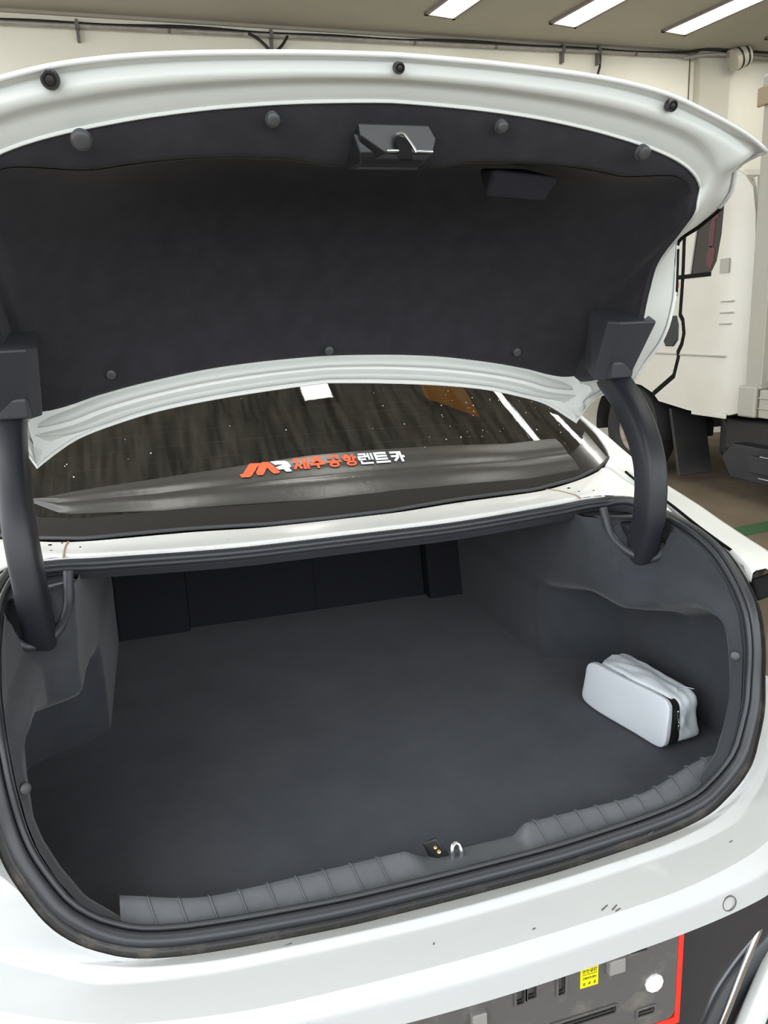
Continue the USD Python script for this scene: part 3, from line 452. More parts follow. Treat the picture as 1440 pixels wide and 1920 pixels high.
# behind the glass
cobj('parcel_shelf', join(grid([[(x, y, z) for x in np.linspace(-.60, .60, 9)] for y, z in ((1.345, .938), (1.42, .958), (1.80, .975), (1.84, .93))])), 'shelf', car, smooth=40)
cobj('rear_blind_housing', join(sweep(np.stack([np.linspace(-.52, .52, 20), 1.475 - .0 * np.linspace(-1, 1, 20), np.full(20, .985)], 1), circ(.016, 14)), sweep(np.stack([np.linspace(-.48, .50, 20), np.full(20, 1.425), np.full(20, .975)], 1), circ(.012, 14))), 'blind', car, smooth=40, label='rolled rear window blind behind the glass')
cobj('red_piping', tube([(-.5, 1.405, .968), (.5, 1.405, .968)], .004, 6), 'dash_red', car)
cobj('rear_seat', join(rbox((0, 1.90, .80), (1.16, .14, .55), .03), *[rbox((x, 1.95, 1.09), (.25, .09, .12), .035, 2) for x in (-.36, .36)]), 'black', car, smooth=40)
cobj('cabin_lining', join(bx((0, 2.75, .95), (1.24, .02, .95)), bx((-.63, 2.4, .80), (.02, 1.0, .75)), bx((.63, 2.4, .80), (.02, 1.0, .75)), bx((0, 2.3, .62), (1.24, .9, .02)), grid([[(x, y, 1.29 + .055 * (1 - (x / .62) ** 2)) for x in np.linspace(-.60, .60, 9)] for y in (2.12, 2.76)]), *[grid([[(s_x * (.60 - .045 * ss(z, .95, 1.3)), y, z) for y in (1.95, 2.35, 2.76)] for z in (.95, 1.3)]) for s_x in (-1, 1)]), 'shelf', car)
cobj('roof', grid([[(x, y, 1.315 + .055 * (1 - (x / .62) ** 2) + .03 * ss(y, 2.1, 2.6)) for x in np.linspace(-.60, .60, 17)] for y in np.linspace(2.10, 3.3, 9)]), 'paint', car, smooth=True)

# ------------------------------------------------------------------ inside the boot
fx, fy = np.meshgrid(np.linspace(-.56, .56, 60), np.linspace(.785, 1.80, 50))
fz = .617 + .0025 * meshkit.fbm(np.stack([fx.ravel() * 6, fy.ravel() * 6, 0 * fx.ravel()], 1)).reshape(fx.shape)
cobj('boot_carpet', grid(np.stack([fx, fy, fz], -1)), 'carpet', car, smooth=True, label='dark carpeted boot floor')
def seat_piece(x0, x1, y0, mt='trim_felt'): return hull([(x, y, z) for x in (x0, x1) for y, z in ((y0, .60), (y0 + .075, .97), (y0 + .05, .60), (y0 + .12, .97))], .008)
for x0, x1, y0 in ((-.405, -.262, 1.735), (-.250, .040, 1.755), (.052, .318, 1.755), (.334, .43, 1.72)): cobj('seat_back', seat_piece(x0, x1, y0), 'felt_dark', car, smooth=40)
hpk = hull([(.425, 1.10, .945), (.50, 1.10, .945), (.425, 1.185, .942), (.50, 1.185, .942), (.44, 1.19, .92), (.50, 1.19, .92)], .003)
for f in (lambda m: m, mirror): cobj('hinge_pocket', f(hpk), 'felt_dark', car)
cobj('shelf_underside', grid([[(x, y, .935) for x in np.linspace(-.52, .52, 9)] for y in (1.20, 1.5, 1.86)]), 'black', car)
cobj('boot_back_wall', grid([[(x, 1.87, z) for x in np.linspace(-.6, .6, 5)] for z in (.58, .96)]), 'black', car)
sy = sealR[:, 1]; sz = sealR[:, 2]; m_ = sealR[:, 0] > .40
kz = np.array([.56, .64, .66, .69, .723, .755, .781, .824, .871, .906, .938, .953, .957]); ky = np.array([.752, .755, .764, .769, .781, .792, .802, .811, .829, .865, .92, .99, 1.058]); kx = np.array([.36, .36, .39, .424, .447, .463, .471, .477, .482, .488, .493, .499, .504])
tz = np.r_[np.linspace(.60, .885, 44), np.linspace(.888, .957, 36)]; td = np.r_[np.linspace(0, .06, 10), np.linspace(.068, .34, 60), np.linspace(.36, 1, 30)]
tr = []
ZL = PchipInterpolator([.60, .96, 1.000, 1.033, 1.056, 1.080, 1.100, 1.13, 1.20, 2.0], [1.2, 1.06, .965, .8965, .912, .931, .958, .965, 1.02, 1.2])
for z in tz:
    yo = float(np.interp(z, kz, ky)); xs = float(np.interp(z, kz, kx)); row = []
    for d_ in td:
        y = yo + .004 + d_ * (1.82 - yo); dd = y - yo
        zb = .800 + .045 * ss(y, 1.05, .88) - .035 * ss(y, 1.10, 1.3)
        lowm = 1 - ss(z, zb - .012, zb + .022)
        fl = 1 - ss(dd, .022, .040)
        fore = ss(y, 1.225, 1.315)
        wide = min(.53, xs + .07) if z > .70 else .53
        x_f = (xs - .015) * (1 - ss(dd, .008, .030)) + (min(xs - .018, .452) * (1 - ss(z, .872, .897)) + (xs - .015) * ss(z, .872, .897)) * ss(dd, .008, .030)
        x_low = min(.535, .438 + max(0., y - .80) * .95) * (1 - fore) + .412 * fore
        q = ss(z, .874, .897); rear = 1 - ss(y, .985 + .036 * q, 1.034 + .030 * q)
        x_up = .412 + .010 * ss(y, 1.2, 1.6)
        x_up = x_up * (1 - rear) + (.449 + (xs - .462) * q) * rear
        x_in = x_low * lowm + x_up * (1 - lowm)
        x = x_f * fl + x_in * (1 - fl)
        x += (.492 - x) * ss(z - float(ZL(y)), -.004, .026)
        row.append((x, y, min(z, .957 - .012 * float(ss(y, 1.10, 1.16)))))
    tr.append(row)
side = grid(tr)
ulip = curve([(.417, 1.100, .972), (.418, 1.094, .958), (.421, 1.080, .931), (.428, 1.058, .9135), (.440, 1.041, .9030), (.455, 1.0325, .8965), (.470, 1.026, .899), (.480, 1.025, .907), (.485, 1.031, .918)], 50)
for s in (1, -1):
    f = (lambda m: m) if s == 1 else mirror
    t = cobj('side_trim', f(side), 'trim_felt', car, smooth=60)
    cobj('hinge_slot_lip', f(tube(ulip, .0068, 12, up=(0, -.5, .8))), 'plastic', t, smooth=50)
    cobj('trim_clip', f(button((.456, .822, .815), (-.6, -.75, .25), .0066, .004)), 'clip', t, smooth=40, label='round grey trim clip')
# sill trim with ribs
def sill_sec(x):
    ax = abs(x); yb = .757 + .022 * ss(ax, .28, .42); zb = .640 + .020 * ss(ax, .25, .42)
    notch = ss(x, -.050, -.014) * (1 - ss(x, .098, .118)); h = 1 - .92 * notch
    return [(x, yb - .004, zb - .012), (x, yb, zb), (x, yb + .010, zb + .006 * h + .001), (x, yb + .018, zb + .015 * h), (x, yb + .026, zb + .020 * h), (x, yb + .031, zb + .016 * h), (x, yb + .034, zb - .004), (x, yb + .035, zb - .05)]
xs = np.unique(np.r_[np.linspace(-.375, .415, 60), np.linspace(-.06, .0, 20), np.linspace(.09, .125, 16)])
sill = cobj('sill_trim', grid(np.array([sill_sec(x) for x in xs]).transpose(1, 0, 2)), 'sill_plastic', car, smooth=35, label='grey plastic trim over the boot sill')
for x in list(np.arange(-.345, -.055, .033)) + list(np.arange(.128, .40, .030)):
    p = np.array(sill_sec(x)[1:6]); p2 = np.array(sill_sec(x + .004)[1:6]); pp = curve(L3(p, p2, .5) + [0, -.0004, .0008], 10); pp[:, 0] += np.linspace(.006, -.004, 10)
    cobj('rib', tube(pp, .0011, 5), 'sill_plastic', sill)
ends = hull([(-.375, .775, .655), (-.375, .80, .66), (-.40, .79, .665), (-.385, .80, .63)], .006)
hook = curve([(.0125, .775, .630), (.0125, .776, .649), (.0140, .778, .6555), (.0185, .780, .657), (.0225, .779, .6535), (.0245, .776, .645), (.0250, .775, .628)], 30)
cobj('striker', join(sweep(hook, circ(.0031, 10), up=(0, 1, 0))), 'steel', car, smooth=50, label='bright steel striker loop')
td_ = thing  # (name kept free)
tie = cobj('tie_down_bracket', join(hull([(-.020, .786, .662), (-.006, .786, .664), (-.004, .782, .640), (.008, .782, .642), (.010, .790, .625), (-.006, .79, .625)], .002), hull([(-.0215, .784, .6645), (-.0135, .784, .6655)], .0012)), 'black_plastic', car)
cobj('screw', button((-.0075, .7815, .6560), (0, -.7, .6), .0023, .002), 'brass', tie)
cobj('screw', button((-.0035, .7795, .6505), (0, -.7, .6), .0026, .002), 'brass', tie)

# ------------------------------------------------------------------ number plate bay under the bumper
PY = .664
cobj('bumper_garnish', join(grid([[(x, .672 + .25 * max(0, abs(x) - .30) ** 1.5 + .6 * max(0, abs(x) - .45), z) for x in np.linspace(-.62, .62, 41)] for z in (.592, .50, .40, .30)])), 'gloss_black', car, smooth=40, label='gloss black lower bumper panel')
holder_poly = sbox(-.258, .431, .258, .585).buffer(-.012).buffer(.012)
slots = [sbox(.192, .5475, .212, .5545), sbox(.097, .520, .103, .546), sbox(.087, .470, .172, .477), sbox(.206, .451, .226, .458), sbox(.045, .445, .051, .485), sbox(.044, .524, .051, .540), sbox(.058, .527, .066, .540), sbox(-.10, .52, -.094, .55), sbox(-.17, .47, -.09, .477)]
hp = holder_poly
for q in slots: hp = hp.difference(q.buffer(.0015))
def plate_m(poly, h, y): v, f = extrude(poly, h); return np.stack([v[:, 0], y - v[:, 2], v[:, 1]], 1), f
holder = cobj('number_plate_holder', join(plate_m(hp, .004, PY + .002), plate_m(holder_poly, .002, PY + .006), *[plate_m(q.buffer(.0045).difference(q.buffer(.0015)), .0030, PY - .001) for q in slots]), 'plate_plastic', car, smooth=30, label='empty dark plastic number plate holder')
strip = sbox(-.266, .420, .266, .588).difference(sbox(-.2585, .430, .2585, .60))
cobj('red_edge', plate_m(strip, .004, PY + .002), 'red', holder, label='red edge of the plate holder')
cobj('bolt_cap', place(lathe([(.0125, -.002), (.0125, .001), (.011, .0025), (1e-5, .003)], 10), (.2255, PY - .0035, .4935), *basis((0, -1, 0))), 'white_cap', holder, smooth=30, label='white plastic bolt cap')
cobj('block', rbox((.170, PY - .004, .5395), (.022, .012, .020), .002), 'grey_pad', holder)
cobj('block', rbox((-.005, PY - .004, .520), (.018, .012, .024), .002), 'grey_pad', holder)
st0 = (.1245, .5175); stw, sth = .0235, .0345
cobj('inspection_sticker', plate_m(sbox(st0[0], st0[1], st0[0] + stw, st0[1] + sth), .0008, PY - .0022), 'yellow', holder, smooth=False, label='yellow printed inspection sticker')
ink = []
def put(nm, x, y, s):
    from shapely import affinity
    g = syllable(SYL[nm], .06); ink.append(affinity.translate(affinity.scale(g, s, s, origin=(0, 0)), x, y))
for i, nm in enumerate(('han', 'guk', 'gyo', 'tong')): put(nm, st0[0] + .0022 + i * .0050, st0[1] + .0265, .0046)
for i, nm in enumerate(('an', 'jeon', 'gong', 'dan')): put(nm, st0[0] + .0022 + i * .0050, st0[1] + .0205, .0046)
ink.append(sbox(st0[0] + .0018, st0[1] + .0178, st0[0] + .0217, st0[1] + .0183))
for i in range(6): put(('gyo', 'tong', 'an', 'jeon', 'gong', 'dan')[i], st0[0] + .0026 + i * .0031, st0[1] + .0115, .0028)
for i in range(3): put(('gong', 'guk', 'gong')[i], st0[0] + .0030 + i * .0070, st0[1] + .0035, .0034)
cobj('sticker_print', plate_m(unary_union(ink), .0004, PY - .0031), 'ink', holder, smooth=False)
# chrome trim and white corner under the right end
for s in (1, -1):
    f = (lambda m: m) if s == 1 else mirror
    cobj('chrome_trim', f(sweep(curve([(.415, .690, .52), (.370, .672, .465), (.335, .662, .405), (.31, .660, .34)], 20), sup(.003, .0045, 14, 3), up=(1, 0, 0))), 'chrome', car, smooth=40)
    cobj('lower_corner', f(sweep(curve([(.47, .70, .49), (.415, .672, .44), (.375, .66, .385), (.35, .655, .33)], 20), sup(.012, .016, 14, 3), up=(1, 0, 0))), 'paint', car, smooth=40)
cobj('lower_bumper', grid([[(x, .70 + .6 * max(0, abs(x) - .45), z) for x in np.linspace(-.70, .70, 31)] for z in (.32, .22)]), 'plastic', car, smooth=40)
# wheels (seen only from lower down)
for s in (1, -1):
    ty = place(lathe([(.20, -.10), (.29, -.105), (.315, -.08), (.315, .08), (.29, .105), (.20, .10), (.20, -.10)], 36), (s * .66, 1.75, .346), np.array([0, 1., 0]), np.array([0, 0, 1.]), np.array([1., 0, 0]))
    cobj('tyre', ty, 'tyre', car, smooth=40)

# ================================================================== the cloth bag standing in the boot
bag = thing('cloth_bag', 'light grey zipped cloth bag lying on the boot carpet at the right', 'bag', (0, 0, 0))
bc = {(0, 0, 0): (.391, 1.113, .621), (1, 0, 0): (.419, .916, .621), (0, 0, 1): (.404, 1.111, .6965), (1, 0, 1): (.430, .921, .7055), (0, 1, 0): (.470, 1.125, .621), (1, 1, 0): (.505, .926, .621), (0, 1, 1): (.487, 1.130, .695), (1, 1, 1): (.498, .940, .6965)}
def tri(q):
    u, w, h = q[:, :1], q[:, 1:2], q[:, 2:3]
    return sum(np.asarray(p, float) * (u if i else 1 - u) * (w if j else 1 - w) * (h if l else 1 - h) for (i, j, l), p in bc.items())
def superbox(n=22, e=7.):
    b = trimesh.creation.box((2, 2, 2))
    for _ in range(4): b = b.subdivide()
    v = np.array(b.vertices); v = v / (np.abs(v) ** e).sum(1, keepdims=True) ** (1 / e) * 1.0
    return v, np.array(b.faces)
sv, sf = superbox()
def bagpart(lo, hi, fn=None, puff=.0, amp=.0, seed=0, e=None):
    q = (sv * .5 + .5) * (np.array(hi) - lo) + lo
    if fn is not None: q = fn(q)
    p = tri(q)
    if amp:
        d = meshkit.fbm(np.stack([q[:, 0] * 3.2 + q[:, 1] * 2.2, q[:, 1] * 5.0 - q[:, 0] * 1.2, q[:, 2] * 2.0], 1), 4, seed) - .5
        cn = p - p.mean(0); cn /= np.linalg.norm(cn, axis=1, keepdims=True); p = p + cn * d[:, None] * amp * np.clip((p[:, 2:] - .625) / .02, 0, 1)
    p[:, 2] = np.maximum(p[:, 2], .6205)
    return p, sf
def body_fn(q):
    inset = .05 * (1 - ss(q[:, 1], .32, .40)) ; q[:, 0] = .5 + (q[:, 0] - .5) * (1 - 2 * inset)
    q[:, 2] += .05 * np.sin(np.pi * q[:, 0]) * ss(q[:, 2], .7, 1) * np.sin(np.pi * q[:, 1]); return q
def front_fn(q):
    q[:, 2] -= .04 * ss(q[:, 2], .7, 1) * np.sin(np.pi * q[:, 0]) * .6
    q[:, 1] -= .05 * np.sin(2 * np.pi * q[:, 0]) * .5 * (1 - q[:, 2]); return q
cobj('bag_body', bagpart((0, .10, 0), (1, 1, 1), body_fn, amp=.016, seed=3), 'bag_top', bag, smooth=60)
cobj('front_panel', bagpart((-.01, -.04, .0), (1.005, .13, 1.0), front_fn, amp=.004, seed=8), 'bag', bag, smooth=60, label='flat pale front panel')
cobj('zip', bagpart((-.004, .05, 0), (1.002, .40, .955), None), 'zip', bag, smooth=60, label='black zip tape')
zp = np.array(tri(np.array([[1.012, .25, .74]])))[0]; zq = np.array(tri(np.array([[1.02, .26, .40]])))[0]
cobj('zip_pull', join(hull([zp, zp + [0, -.0, -.010]], .0026), hull([zp + [0, -.001, -.014], zq + [0, 0, .012]], .0015), hull([zq + [0, 0, .006], zq], .002)), 'chrome', bag)
cobj('stitching', tube(tri(np.array([[.97 - .11 * math.sin(t * 3), .40 + .55 * t, 1.03] for t in np.linspace(0, 1, 12)])), .0007, 5), 'bag', bag)

# ================================================================== garage
W, CZ = 7.40, 3.90
def struct(name, m, mt, smooth=30): return obj(name, m, mt, None, smooth, kind='structure')
struct('floor', bx((3.2, 2.0, -.05), (13.6, 10.8, .10)), 'floor')
struct('yard_ground', bx((0, 0, -.06), (80.0, 80.0, .10)), 'yard')
struct('wall_back', bx((3.2, W + .1, 2.0), (13.6, .2, 4.3)), 'wall')
struct('wall_right', bx((10.0, 3.0, 2.0), (.2, 9.2, 4.3)), 'wall')
ROOF_Y, ROOF_X = -3.4, -1.9
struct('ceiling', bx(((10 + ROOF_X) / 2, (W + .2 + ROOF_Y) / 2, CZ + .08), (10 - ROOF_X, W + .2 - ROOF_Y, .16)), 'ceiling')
struct('trim_1', join(bx((5.50, W - .05, 1.95), (.36, .10, 3.88))), 'pilaster')
struct('trim_2', bx((5.265, W - .003, 1.95), (.012, .006, 3.88)), 'bracket')
struct('trim_3', bx((3.2, W - .012, CZ - .012), (13.6, .024, .024)), 'ceiling')
ln = thing('floor_line', 'worn green line painted on the garage floor beside the lorry', 'floor marking')
obj('paint_strip', place(bx((0, 0, 0), (3.2, .165, .004)), (4.6, 4.04, .002), unit((.43, .055, 0)), unit((-.055, .43, 0)), np.array([0, 0, 1.])), 'green', ln)
obj('paint_strip', place(bx((0, 0, 0), (4.6, .12, .004)), (7.6, 3.2, .002), unit((0, 1, 0)), unit((-1, 0, 0)), np.array([0, 0, 1.])), 'green', ln)
# conduit along the wall
cd = thing('wall_conduit', 'grey conduit clipped along the cream wall just under the ceiling', 'pipe')
PZ = lambda x: 3.79 + .010 * (x + 1)
px_ = np.linspace(-2.6, 5.18, 60)
obj('conduit_tube', tube(np.stack([px_, np.full(60, W - .05), PZ(px_)], 1), .018, 10), 'pipe', cd, smooth=50)
obj('conduit_tube', tube(curve([(5.16, W - .05, PZ(5.16)), (5.26, W - .10, 3.86), (5.5, W - .15, 3.87), (5.78, W - .15, 3.87), (6.2, W - .1, 3.88), (9.8, W - .1, 3.90)], 40) - [0, 0, .02], .018, 10), 'pipe', cd, smooth=50)
for x in (-2.1, -.57, 1.0, 3.80, 4.19): obj('bracket', join(bx((x, W - .03, PZ(x) - .03), (.022, .06, .16)), bx((x, W - .05, PZ(x)), (.03, .055, .05))), 'bracket', cd)
for x in (.15, 2.3, 3.1, 4.6): obj('coupling', sweep([(x - .012, W - .05, PZ(x)), (x + .012, W - .05, PZ(x))], circ(.021, 12)), 'bracket', cd)
cv = thing('pipe_sleeve', 'cream pipe sleeve with two black bands at the corner of the wall', 'pipe sleeve')
s0, s1 = np.array([5.66, W - .20, 3.92]), np.array([5.44, W - .26, 3.72])
ax = unit((.9, -.1, .38)); bz = unit(np.cross(ax, (0, 1, 0)))
e1, e2, e3 = basis(ax, (0, 0, 1))
obj('sleeve', place(lathe([(1e-4, 0), (.105, 0), (.105, .17), (1e-4, .17)], 24), (5.63, W - .17, 3.79), e1, e2, e3), 'ring', cv, smooth=40)
for h in (.055, .125): obj('band', place(lathe([(.106, h), (.109, h), (.109, h + .018), (.106, h + .018)], 24), (5.63, W - .17, 3.79), e1, e2, e3), 'cable', cv)
cbl = thing('wall_cable', 'thin black cable bundled along the top of the wall conduit', 'cable')
xs = np.linspace(-2.6, 9.7, 160); sag = .006 * np.sin(xs * 5.1) + .006 * np.sin(xs * 2.3 + 1)
zz = np.where(xs < 5.2, PZ(xs) + .024, 3.895 + 0 * xs); zz = np.where((xs > 5.1) & (xs < 5.5), PZ(5.1) + .024 + (3.895 - PZ(5.1) - .024) * ss(xs, 5.1, 5.5), zz)
obj('cable_run', tube(np.stack([xs, W - .055 - .1 * ss(xs, 5.15, 5.4), zz + sag - .004], 1), .012, 6), 'cable', cbl, smooth=50)
vc = thing('hanging_cable', 'pair of short black cables dropping in a V from the conduit', 'cable')
for a_, b_ in ((.80, .99), (1.14, 1.02)): obj('cable_drop', tube(curve([(a_, W - .06, PZ(1) + .0), ((a_ + b_) / 2 + .02, W - .06, PZ(1) - .06), (b_, W - .05, PZ(1) - .16), (b_, W - .04, PZ(1) - .42)], 20), .013, 6), 'cable', vc, smooth=50)
vd = thing('hanging_cable', 'single black cable hanging from the conduit above the right end of the lid', 'cable')
obj('cable_drop', tube(curve([(4.16, W - .06, PZ(4.2) + .02), (4.20, W - .06, PZ(4.2) - .03), (4.205, W - .05, PZ(4.2) - .12), (4.185, W - .05, PZ(4.2) - .20), (4.20, W - .05, PZ(4.2) - .24)], 20), .011, 6), 'cable', vd, smooth=50)
# ceiling lamps: rows of tubes, turned a little from the wall
def lamp_at(x, y, label, n=1.45, group=None, w=.24):
    t = thing('ceiling_light', label, 'ceiling light', (x, y, CZ), 10.0, group)
    h = w / 2 + .015
    obj('lamp_frame', join(bx((-h, -n / 2, -.008), (.03, n + .06, .03)), bx((h, -n / 2, -.008), (.03, n + .06, .03)), bx((0, .015, -.008), (w + .06, .03, .03)), bx((0, -n - .015, -.008), (w + .06, .03, .03))), 'lamp_frame', t)
    obj('diffuser', bx((0, -n / 2, -.004), (w, n, .012)), 'diffuser', t)
    return t
first = ['leftmost of the ceiling strip lights above the wall conduit', 'second ceiling strip light from the left above the conduit', 'third ceiling strip light from the left, above the truck cab', 'rightmost ceiling strip light, just a corner in view']
for i, x in enumerate((2.385, 3.555, 4.71, 5.87)): lamp_at(x, 6.89, first[i])
lamp_at(.50, 4.30, 'wide ceiling strip light mirrored as a short bar at the top of the rear window', 1.30)
lamp_at(2.40, 4.46, 'narrow ceiling tube mirrored as a long bar at the right of the rear window', 1.32, w=.10)
lamp_at(3.14, 3.80, 'narrow short ceiling tube mirrored nearest the right corner of the rear window', .58, w=.10)
sg = thing('ceiling_beacon', 'amber lit ceiling box mirrored as an orange patch in the rear window', 'lamp', (1.88, 3.36, CZ))
obj('housing', bx((0, 0, -.02), (.50, .36, .06)), 'lamp_frame', sg); obj('lens', rbox((0, 0, -.06), (.46, .32, .05), .012), 'amber_lamp', sg)
for x in (-1.72, -.55, .60, 1.76, 2.93): lamp_at(x, 1.87, 'ceiling strip light in the row over the open boot, outside the photo', group='row of strip lights over the boot')

# ================================================================== lorry parked alongside, nose to the wall
tk = thing('box_truck', 'cream box lorry with a high cargo body parked beside the car', 'truck')
TX = 3.60
def side_m(poly, x0, th):      # (y, z) polygon -> slab from x0 inwards
    v, f = extrude(poly, th); return np.stack([x0 + v[:, 2], v[:, 0], v[:, 1]], 1), f
gap = [(5.457, .718), (5.209, .871), (5.162, 1.023), (5.170, 1.055), (5.130, 1.115), (5.111, 1.195), (5.131, 1.293), (5.165, 1.333), (5.154, 1.605), (5.158, 1.91), (5.132, 2.12), (5.122, 2.22)]
rear_p = Polygon([(4.60, 2.22), (4.55, 2.14), (4.525, 1.97), (4.50, 1.49), (4.484, .92), (4.495, .72), (4.535, .645), (4.61, .618), (5.02, .622), (5.383, .663)] + gap).buffer(0)
gl_ = LineString(gap).buffer(.021)
win = Polygon([(4.745, 2.08), (4.757, 1.863), (4.79, 1.69), (4.835, 1.625), (4.917, 1.611), (5.076, 1.611), (5.04, 1.858), (5.0, 2.08)])
door_p = Polygon(gap[::-1] + [(5.50, .735), (5.62, .775), (5.85, .80), (6.2, .72), (6.45, .62), (6.62, 1.2), (6.60, 1.55), (6.30, 2.2), (5.122, 2.22)]).buffer(0)
dwin = Polygon([(5.235, 1.625), (6.35, 1.63), (6.15, 2.10), (5.215, 2.10)])
cabp = rear_p.difference(gl_).difference(win)
# side skin with a rounded rear corner
v, f = side_m(cabp, TX, .03); sub_v, sub_f = trimesh.remesh.subdivide_to_size(v, f, .10)
r = np.clip((4.78 - sub_v[:, 1]) / .30, 0, 1); sub_v[:, 0] += .10 * r ** 2
nose = hull([(x, y, z) for x in (TX + .02, 5.28) for y, z in ((6.64, .62), (6.66, 1.2), (6.80, .62), (6.78, 1.2), (6.60, 1.6), (6.28, 2.18))], .02)
front_side = side_m(Polygon([(6.40, .62), (6.62, 1.2), (6.60, 1.55), (6.30, 2.2), (6.24, 2.2), (6.50, 1.5), (6.42, .70)]).union(Polygon([(6.44, .62), (6.60, 1.2), (6.58, 1.55), (6.28, 2.2), (6.36, 2.22), (6.72, 1.55), (6.80, 1.2), (6.80, .62)])), TX + .004, .05)
roofm = hull([(x, y, z) for x in (TX + .06, 5.24) for y, z in ((4.62, 2.20), (6.25, 2.20), (4.70, 2.25), (6.15, 2.25))], .03, 2)
rearw = hull([(x, y, z) for x in (TX + .10, 5.22) for y, z in ((4.49, .68), (4.55, .66), (4.60, 2.19), (4.56, 2.19), (4.505, 1.4))], .015)
cab = obj('cab', join((sub_v, sub_f), front_side, roofm, rearw, nose, bx((5.28, 5.6, 1.3), (.03, 2.1, 1.3))), 'truck', tk, smooth=35)
obj('cab_interior', join(bx((4.45, 5.5, 1.40), (1.60, 1.7, .03)), bx((TX + .30, 5.4, 1.65), (.02, 1.7, 1.1)), side_m(LineString(gap).buffer(.0205), TX + .004, .02)), 'gap', tk)
obj('side_window', side_m(win.buffer(.012), TX + .012, .006), 'dark_glass', tk, smooth=False, label='dark rear quarter window of the cab')
obj('window_sill', side_m(sbox(4.84, 1.592, 5.40, 1.622), TX - .004, .03), 'gap', tk)
for q in ([(4.815, 1.99), (4.845, 1.99), (4.86, 1.80), (4.885, 1.80), (4.89, 1.90), (4.855, 2.0)], [(4.835, 1.77), (4.875, 1.79), (4.905, 1.74), (4.905, 1.68), (4.87, 1.655), (4.845, 1.70)]):
    obj('seat_cover', side_m(Polygon(q).buffer(.01), TX + .009, .004), 'maroon', tk, label='maroon patch showing in the cab window')
door = obj('door', side_m(door_p.difference(gl_).difference(dwin), TX, .03), 'truck', tk, smooth=35)
obj('door_window', side_m(dwin.buffer(.01), TX + .012, .006), 'dark_glass', door, smooth=False)
obj('door_handle', hull([(TX - .004, y, z) for y, z in ((5.325, 1.315), (5.205, 1.32), (5.180, 1.25), (5.180, 1.15), (5.225, 1.105), (5.31, 1.105), (5.345, 1.16), (5.345, 1.27))], .008), 'tank', door, label='dark recessed door handle')
obj('marker_light', hull([(TX - .003, y, z) for y in (5.198, 5.232) for z in (1.535, 1.57)], .004), 'amber', door)
for i in range(4): obj('vent_mark', hull([(TX - .002, 5.20, 1.512 - i * .012), (TX - .002, 5.235, 1.512 - i * .012)], .0025), 'maroon', door)
obj('belt_line', join(hull([(TX - .001, 4.66, 1.032), (TX - .001, 5.145, 1.036)], .007), hull([(TX - .001, 5.19, 1.038), (TX - .001, 6.4, 1.05)], .007)), 'box_post', tk)
for z, a_, b_ in ((1.411, 4.59, 4.725), (1.334, 4.59, 4.728), (1.258, 4.60, 4.728)):
    obj('vent_crease', hull([(TX + .012, a_ + .03, z), (TX + .002, b_, z - .001)], .005), 'box_post', tk)
obj('cover_patch', side_m(sbox(4.665, 1.603, 4.755, 1.70), TX - .0005, .004), 'box_post', tk)
obj('sill_step', hull([(TX + .01, y, z) for y in (4.62, 4.98) for z in (.600, .622)], .008), 'truck', tk)
# wheel
def wheel(x, y, z):
    e = (np.array([0, 1., 0]), np.array([0, 0, 1.]), np.array([1., 0, 0]))
    ty = obj('tyre', place(lathe([(.205, .03), (.235, .0), (.33, -.005), (.372, .02), (.385, .05), (.385, .17), (.372, .205), (.32, .215), (.205, .20)], 48), (x, y, z), *e), 'tyre', tk, smooth=35)
    obj('rim', join(place(lathe([(.205, .02), (.215, .03), (.19, .06), (.15, .05), (.12, .02), (.07, .0), (.06, -.02), (1e-4, -.02)], 40), (x, y, z), *e), *[place(button((0, 0, 0), (0, 0, 1), .012, .012), (x, y, z), np.array([0, 1., 0]), np.array([0, 0, 1.]), np.array([-1., 0, 0]) ) if 0 else button((x + .018, y + .105 * math.cos(t), z + .105 * math.sin(t)), (-1, 0, 0), .013, .016) for t in np.linspace(0, 2 * math.pi, 6, endpoint=False)]), 'rim', ty, smooth=40)
wheel(TX + .06, 5.86, .385)
wheel(TX + .06, 1.10, .385)
ang = np.linspace(-.15, math.pi + .15, 30)
obj('wheel_arch', grid([[(x, 5.86 + .47 * math.cos(t), .40 + .43 * math.sin(t)) for t in ang] for x in (TX + .02, TX + .55)]), 'chassis', tk, smooth=40)
obj('mud_flap', hull([(x, y, z) for x in (TX + .06, TX + .36) for y, z in ((5.30, .60), (5.16, .09), (5.18, .09), (5.32, .60))], .006), 'chassis', tk)
obj('mud_guard', grid([[(x, 5.86 - .56 * math.cos(t), .385 + .50 * math.sin(t)) for t in np.linspace(-.1, .95, 14)] for x in (TX + .08, TX + .42)]), 'chassis', tk, smooth=40)
obj('chassis_rail', join(rbox((4.15, 3.2, .60), (.09, 6.6, .16), .01), rbox((4.80, 3.2, .60), (.09, 6.6, .16), .01), rbox((4.45, 4.6, .45), (1.3, .5, .25), .03), rbox((4.45, 5.86, .385), (1.5, .10, .10), .02), rbox((4.6, 2.6, .45), (.3, 3.5, .2), .03)), 'chassis', tk)
obj('fuel_tank', rbox((TX + .62, 4.62, .44), (.55, .95, .42), .05, 2), 'chassis', tk, smooth=40)
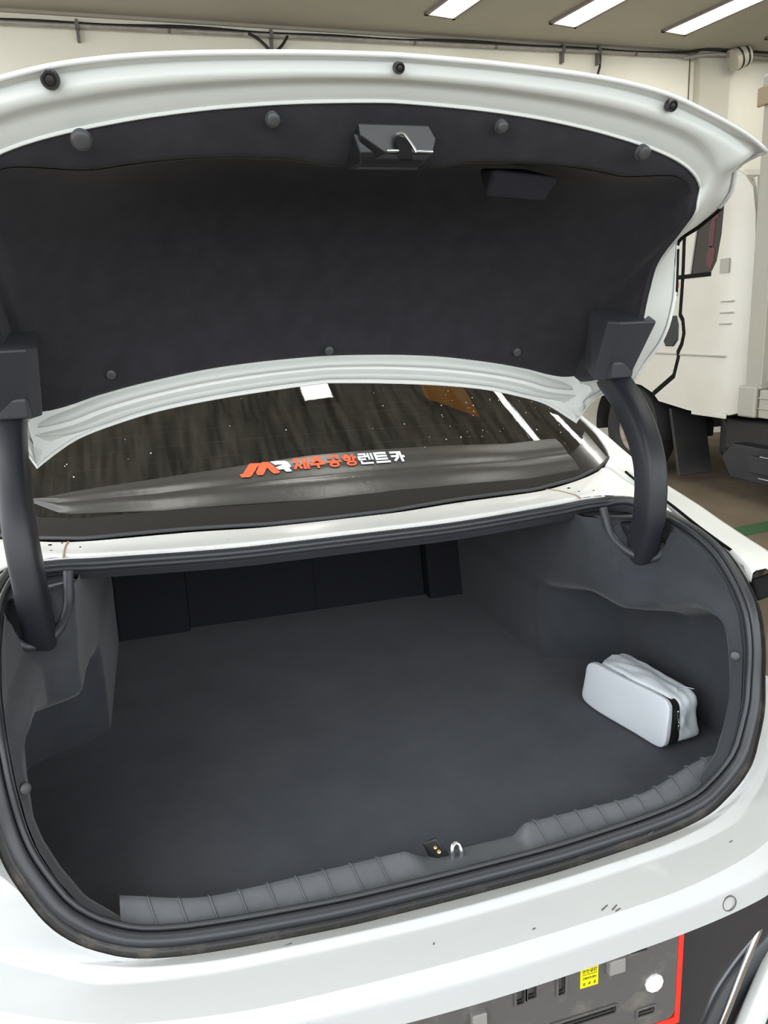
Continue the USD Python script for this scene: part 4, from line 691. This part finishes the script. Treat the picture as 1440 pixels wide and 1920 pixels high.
obj('battery_box', hull([(TX + .10, 4.62, .40), (TX + .10, 4.72, .30), (TX + .10, 4.62, .17), (TX + .45, 4.62, .40), (TX + .45, 4.72, .30), (TX + .45, 4.62, .17), (TX + .10, 4.25, .40), (TX + .10, 4.25, .17), (TX + .45, 4.25, .17), (TX + .45, 4.25, .4)], .012), 'tank', tk, label='dark box hung from the chassis')
obj('side_guard', rbox((TX + .05, 2.9, .30), (.03, 3.0, .12), .008), 'tank', tk)
for z in (.365, .215): obj('guard_edge', hull([(TX + .028, 4.28, z), (TX + .028, 1.5, z)], .006), 'steel', tk)
obj('hose', tube(curve([(TX + .3, 5.0, .60), (TX + .28, 4.86, .42), (TX + .3, 4.8, .30)], 14), .025, 8), 'chassis', tk)
# cargo body
BX = TX - .02
obj('cargo_box', join(bx((4.50, 2.35, 1.80), (1.74, 3.90, 1.84))), 'box', tk, label='cream cargo body behind the cab')
post = obj('corner_post', join(rbox((BX + .05, 4.345, 1.80), (.10, .15, 1.96), .02, 2), hull([(BX + .0, 4.267, .86), (BX + .0, 4.267, 2.66)], .008), rbox((4.5, 4.37, 2.73), (1.86, .13, .10), .03, 2)), 'box_post', tk, smooth=40)
obj('corner_casting', rbox((BX + .05, 4.385, .737), (.12, .17, .215), .02, 2), 'box_post', tk, smooth=40, label='bolted corner bracket at the foot of the cargo body')
for y, z in ((4.425, .825), (4.365, .822), (4.325, .775), (4.33, .70)): obj('rivet', button((BX - .011, y, z), (-1, 0, 0), .007, .003), 'gap', tk)
obj('bottom_rail', join(rbox((BX + .04, 2.35, .73), (.08, 3.86, .19), .012), hull([(BX - .003, 4.27, .77), (BX - .003, .5, .77)], .006), hull([(BX - .003, 4.27, .70), (BX - .003, .5, .70)], .006)), 'box_post', tk)
obj('top_rail', rbox((BX + .04, 2.35, 2.73), (.10, 3.86, .10), .02), 'box_post', tk)
obj('post_cap', hull([(BX - .012, 4.44, 2.60), (BX - .012, 4.30, 2.60), (BX - .012, 4.44, 2.69), (BX - .012, 4.30, 2.69)], .012), 'stain', tk)
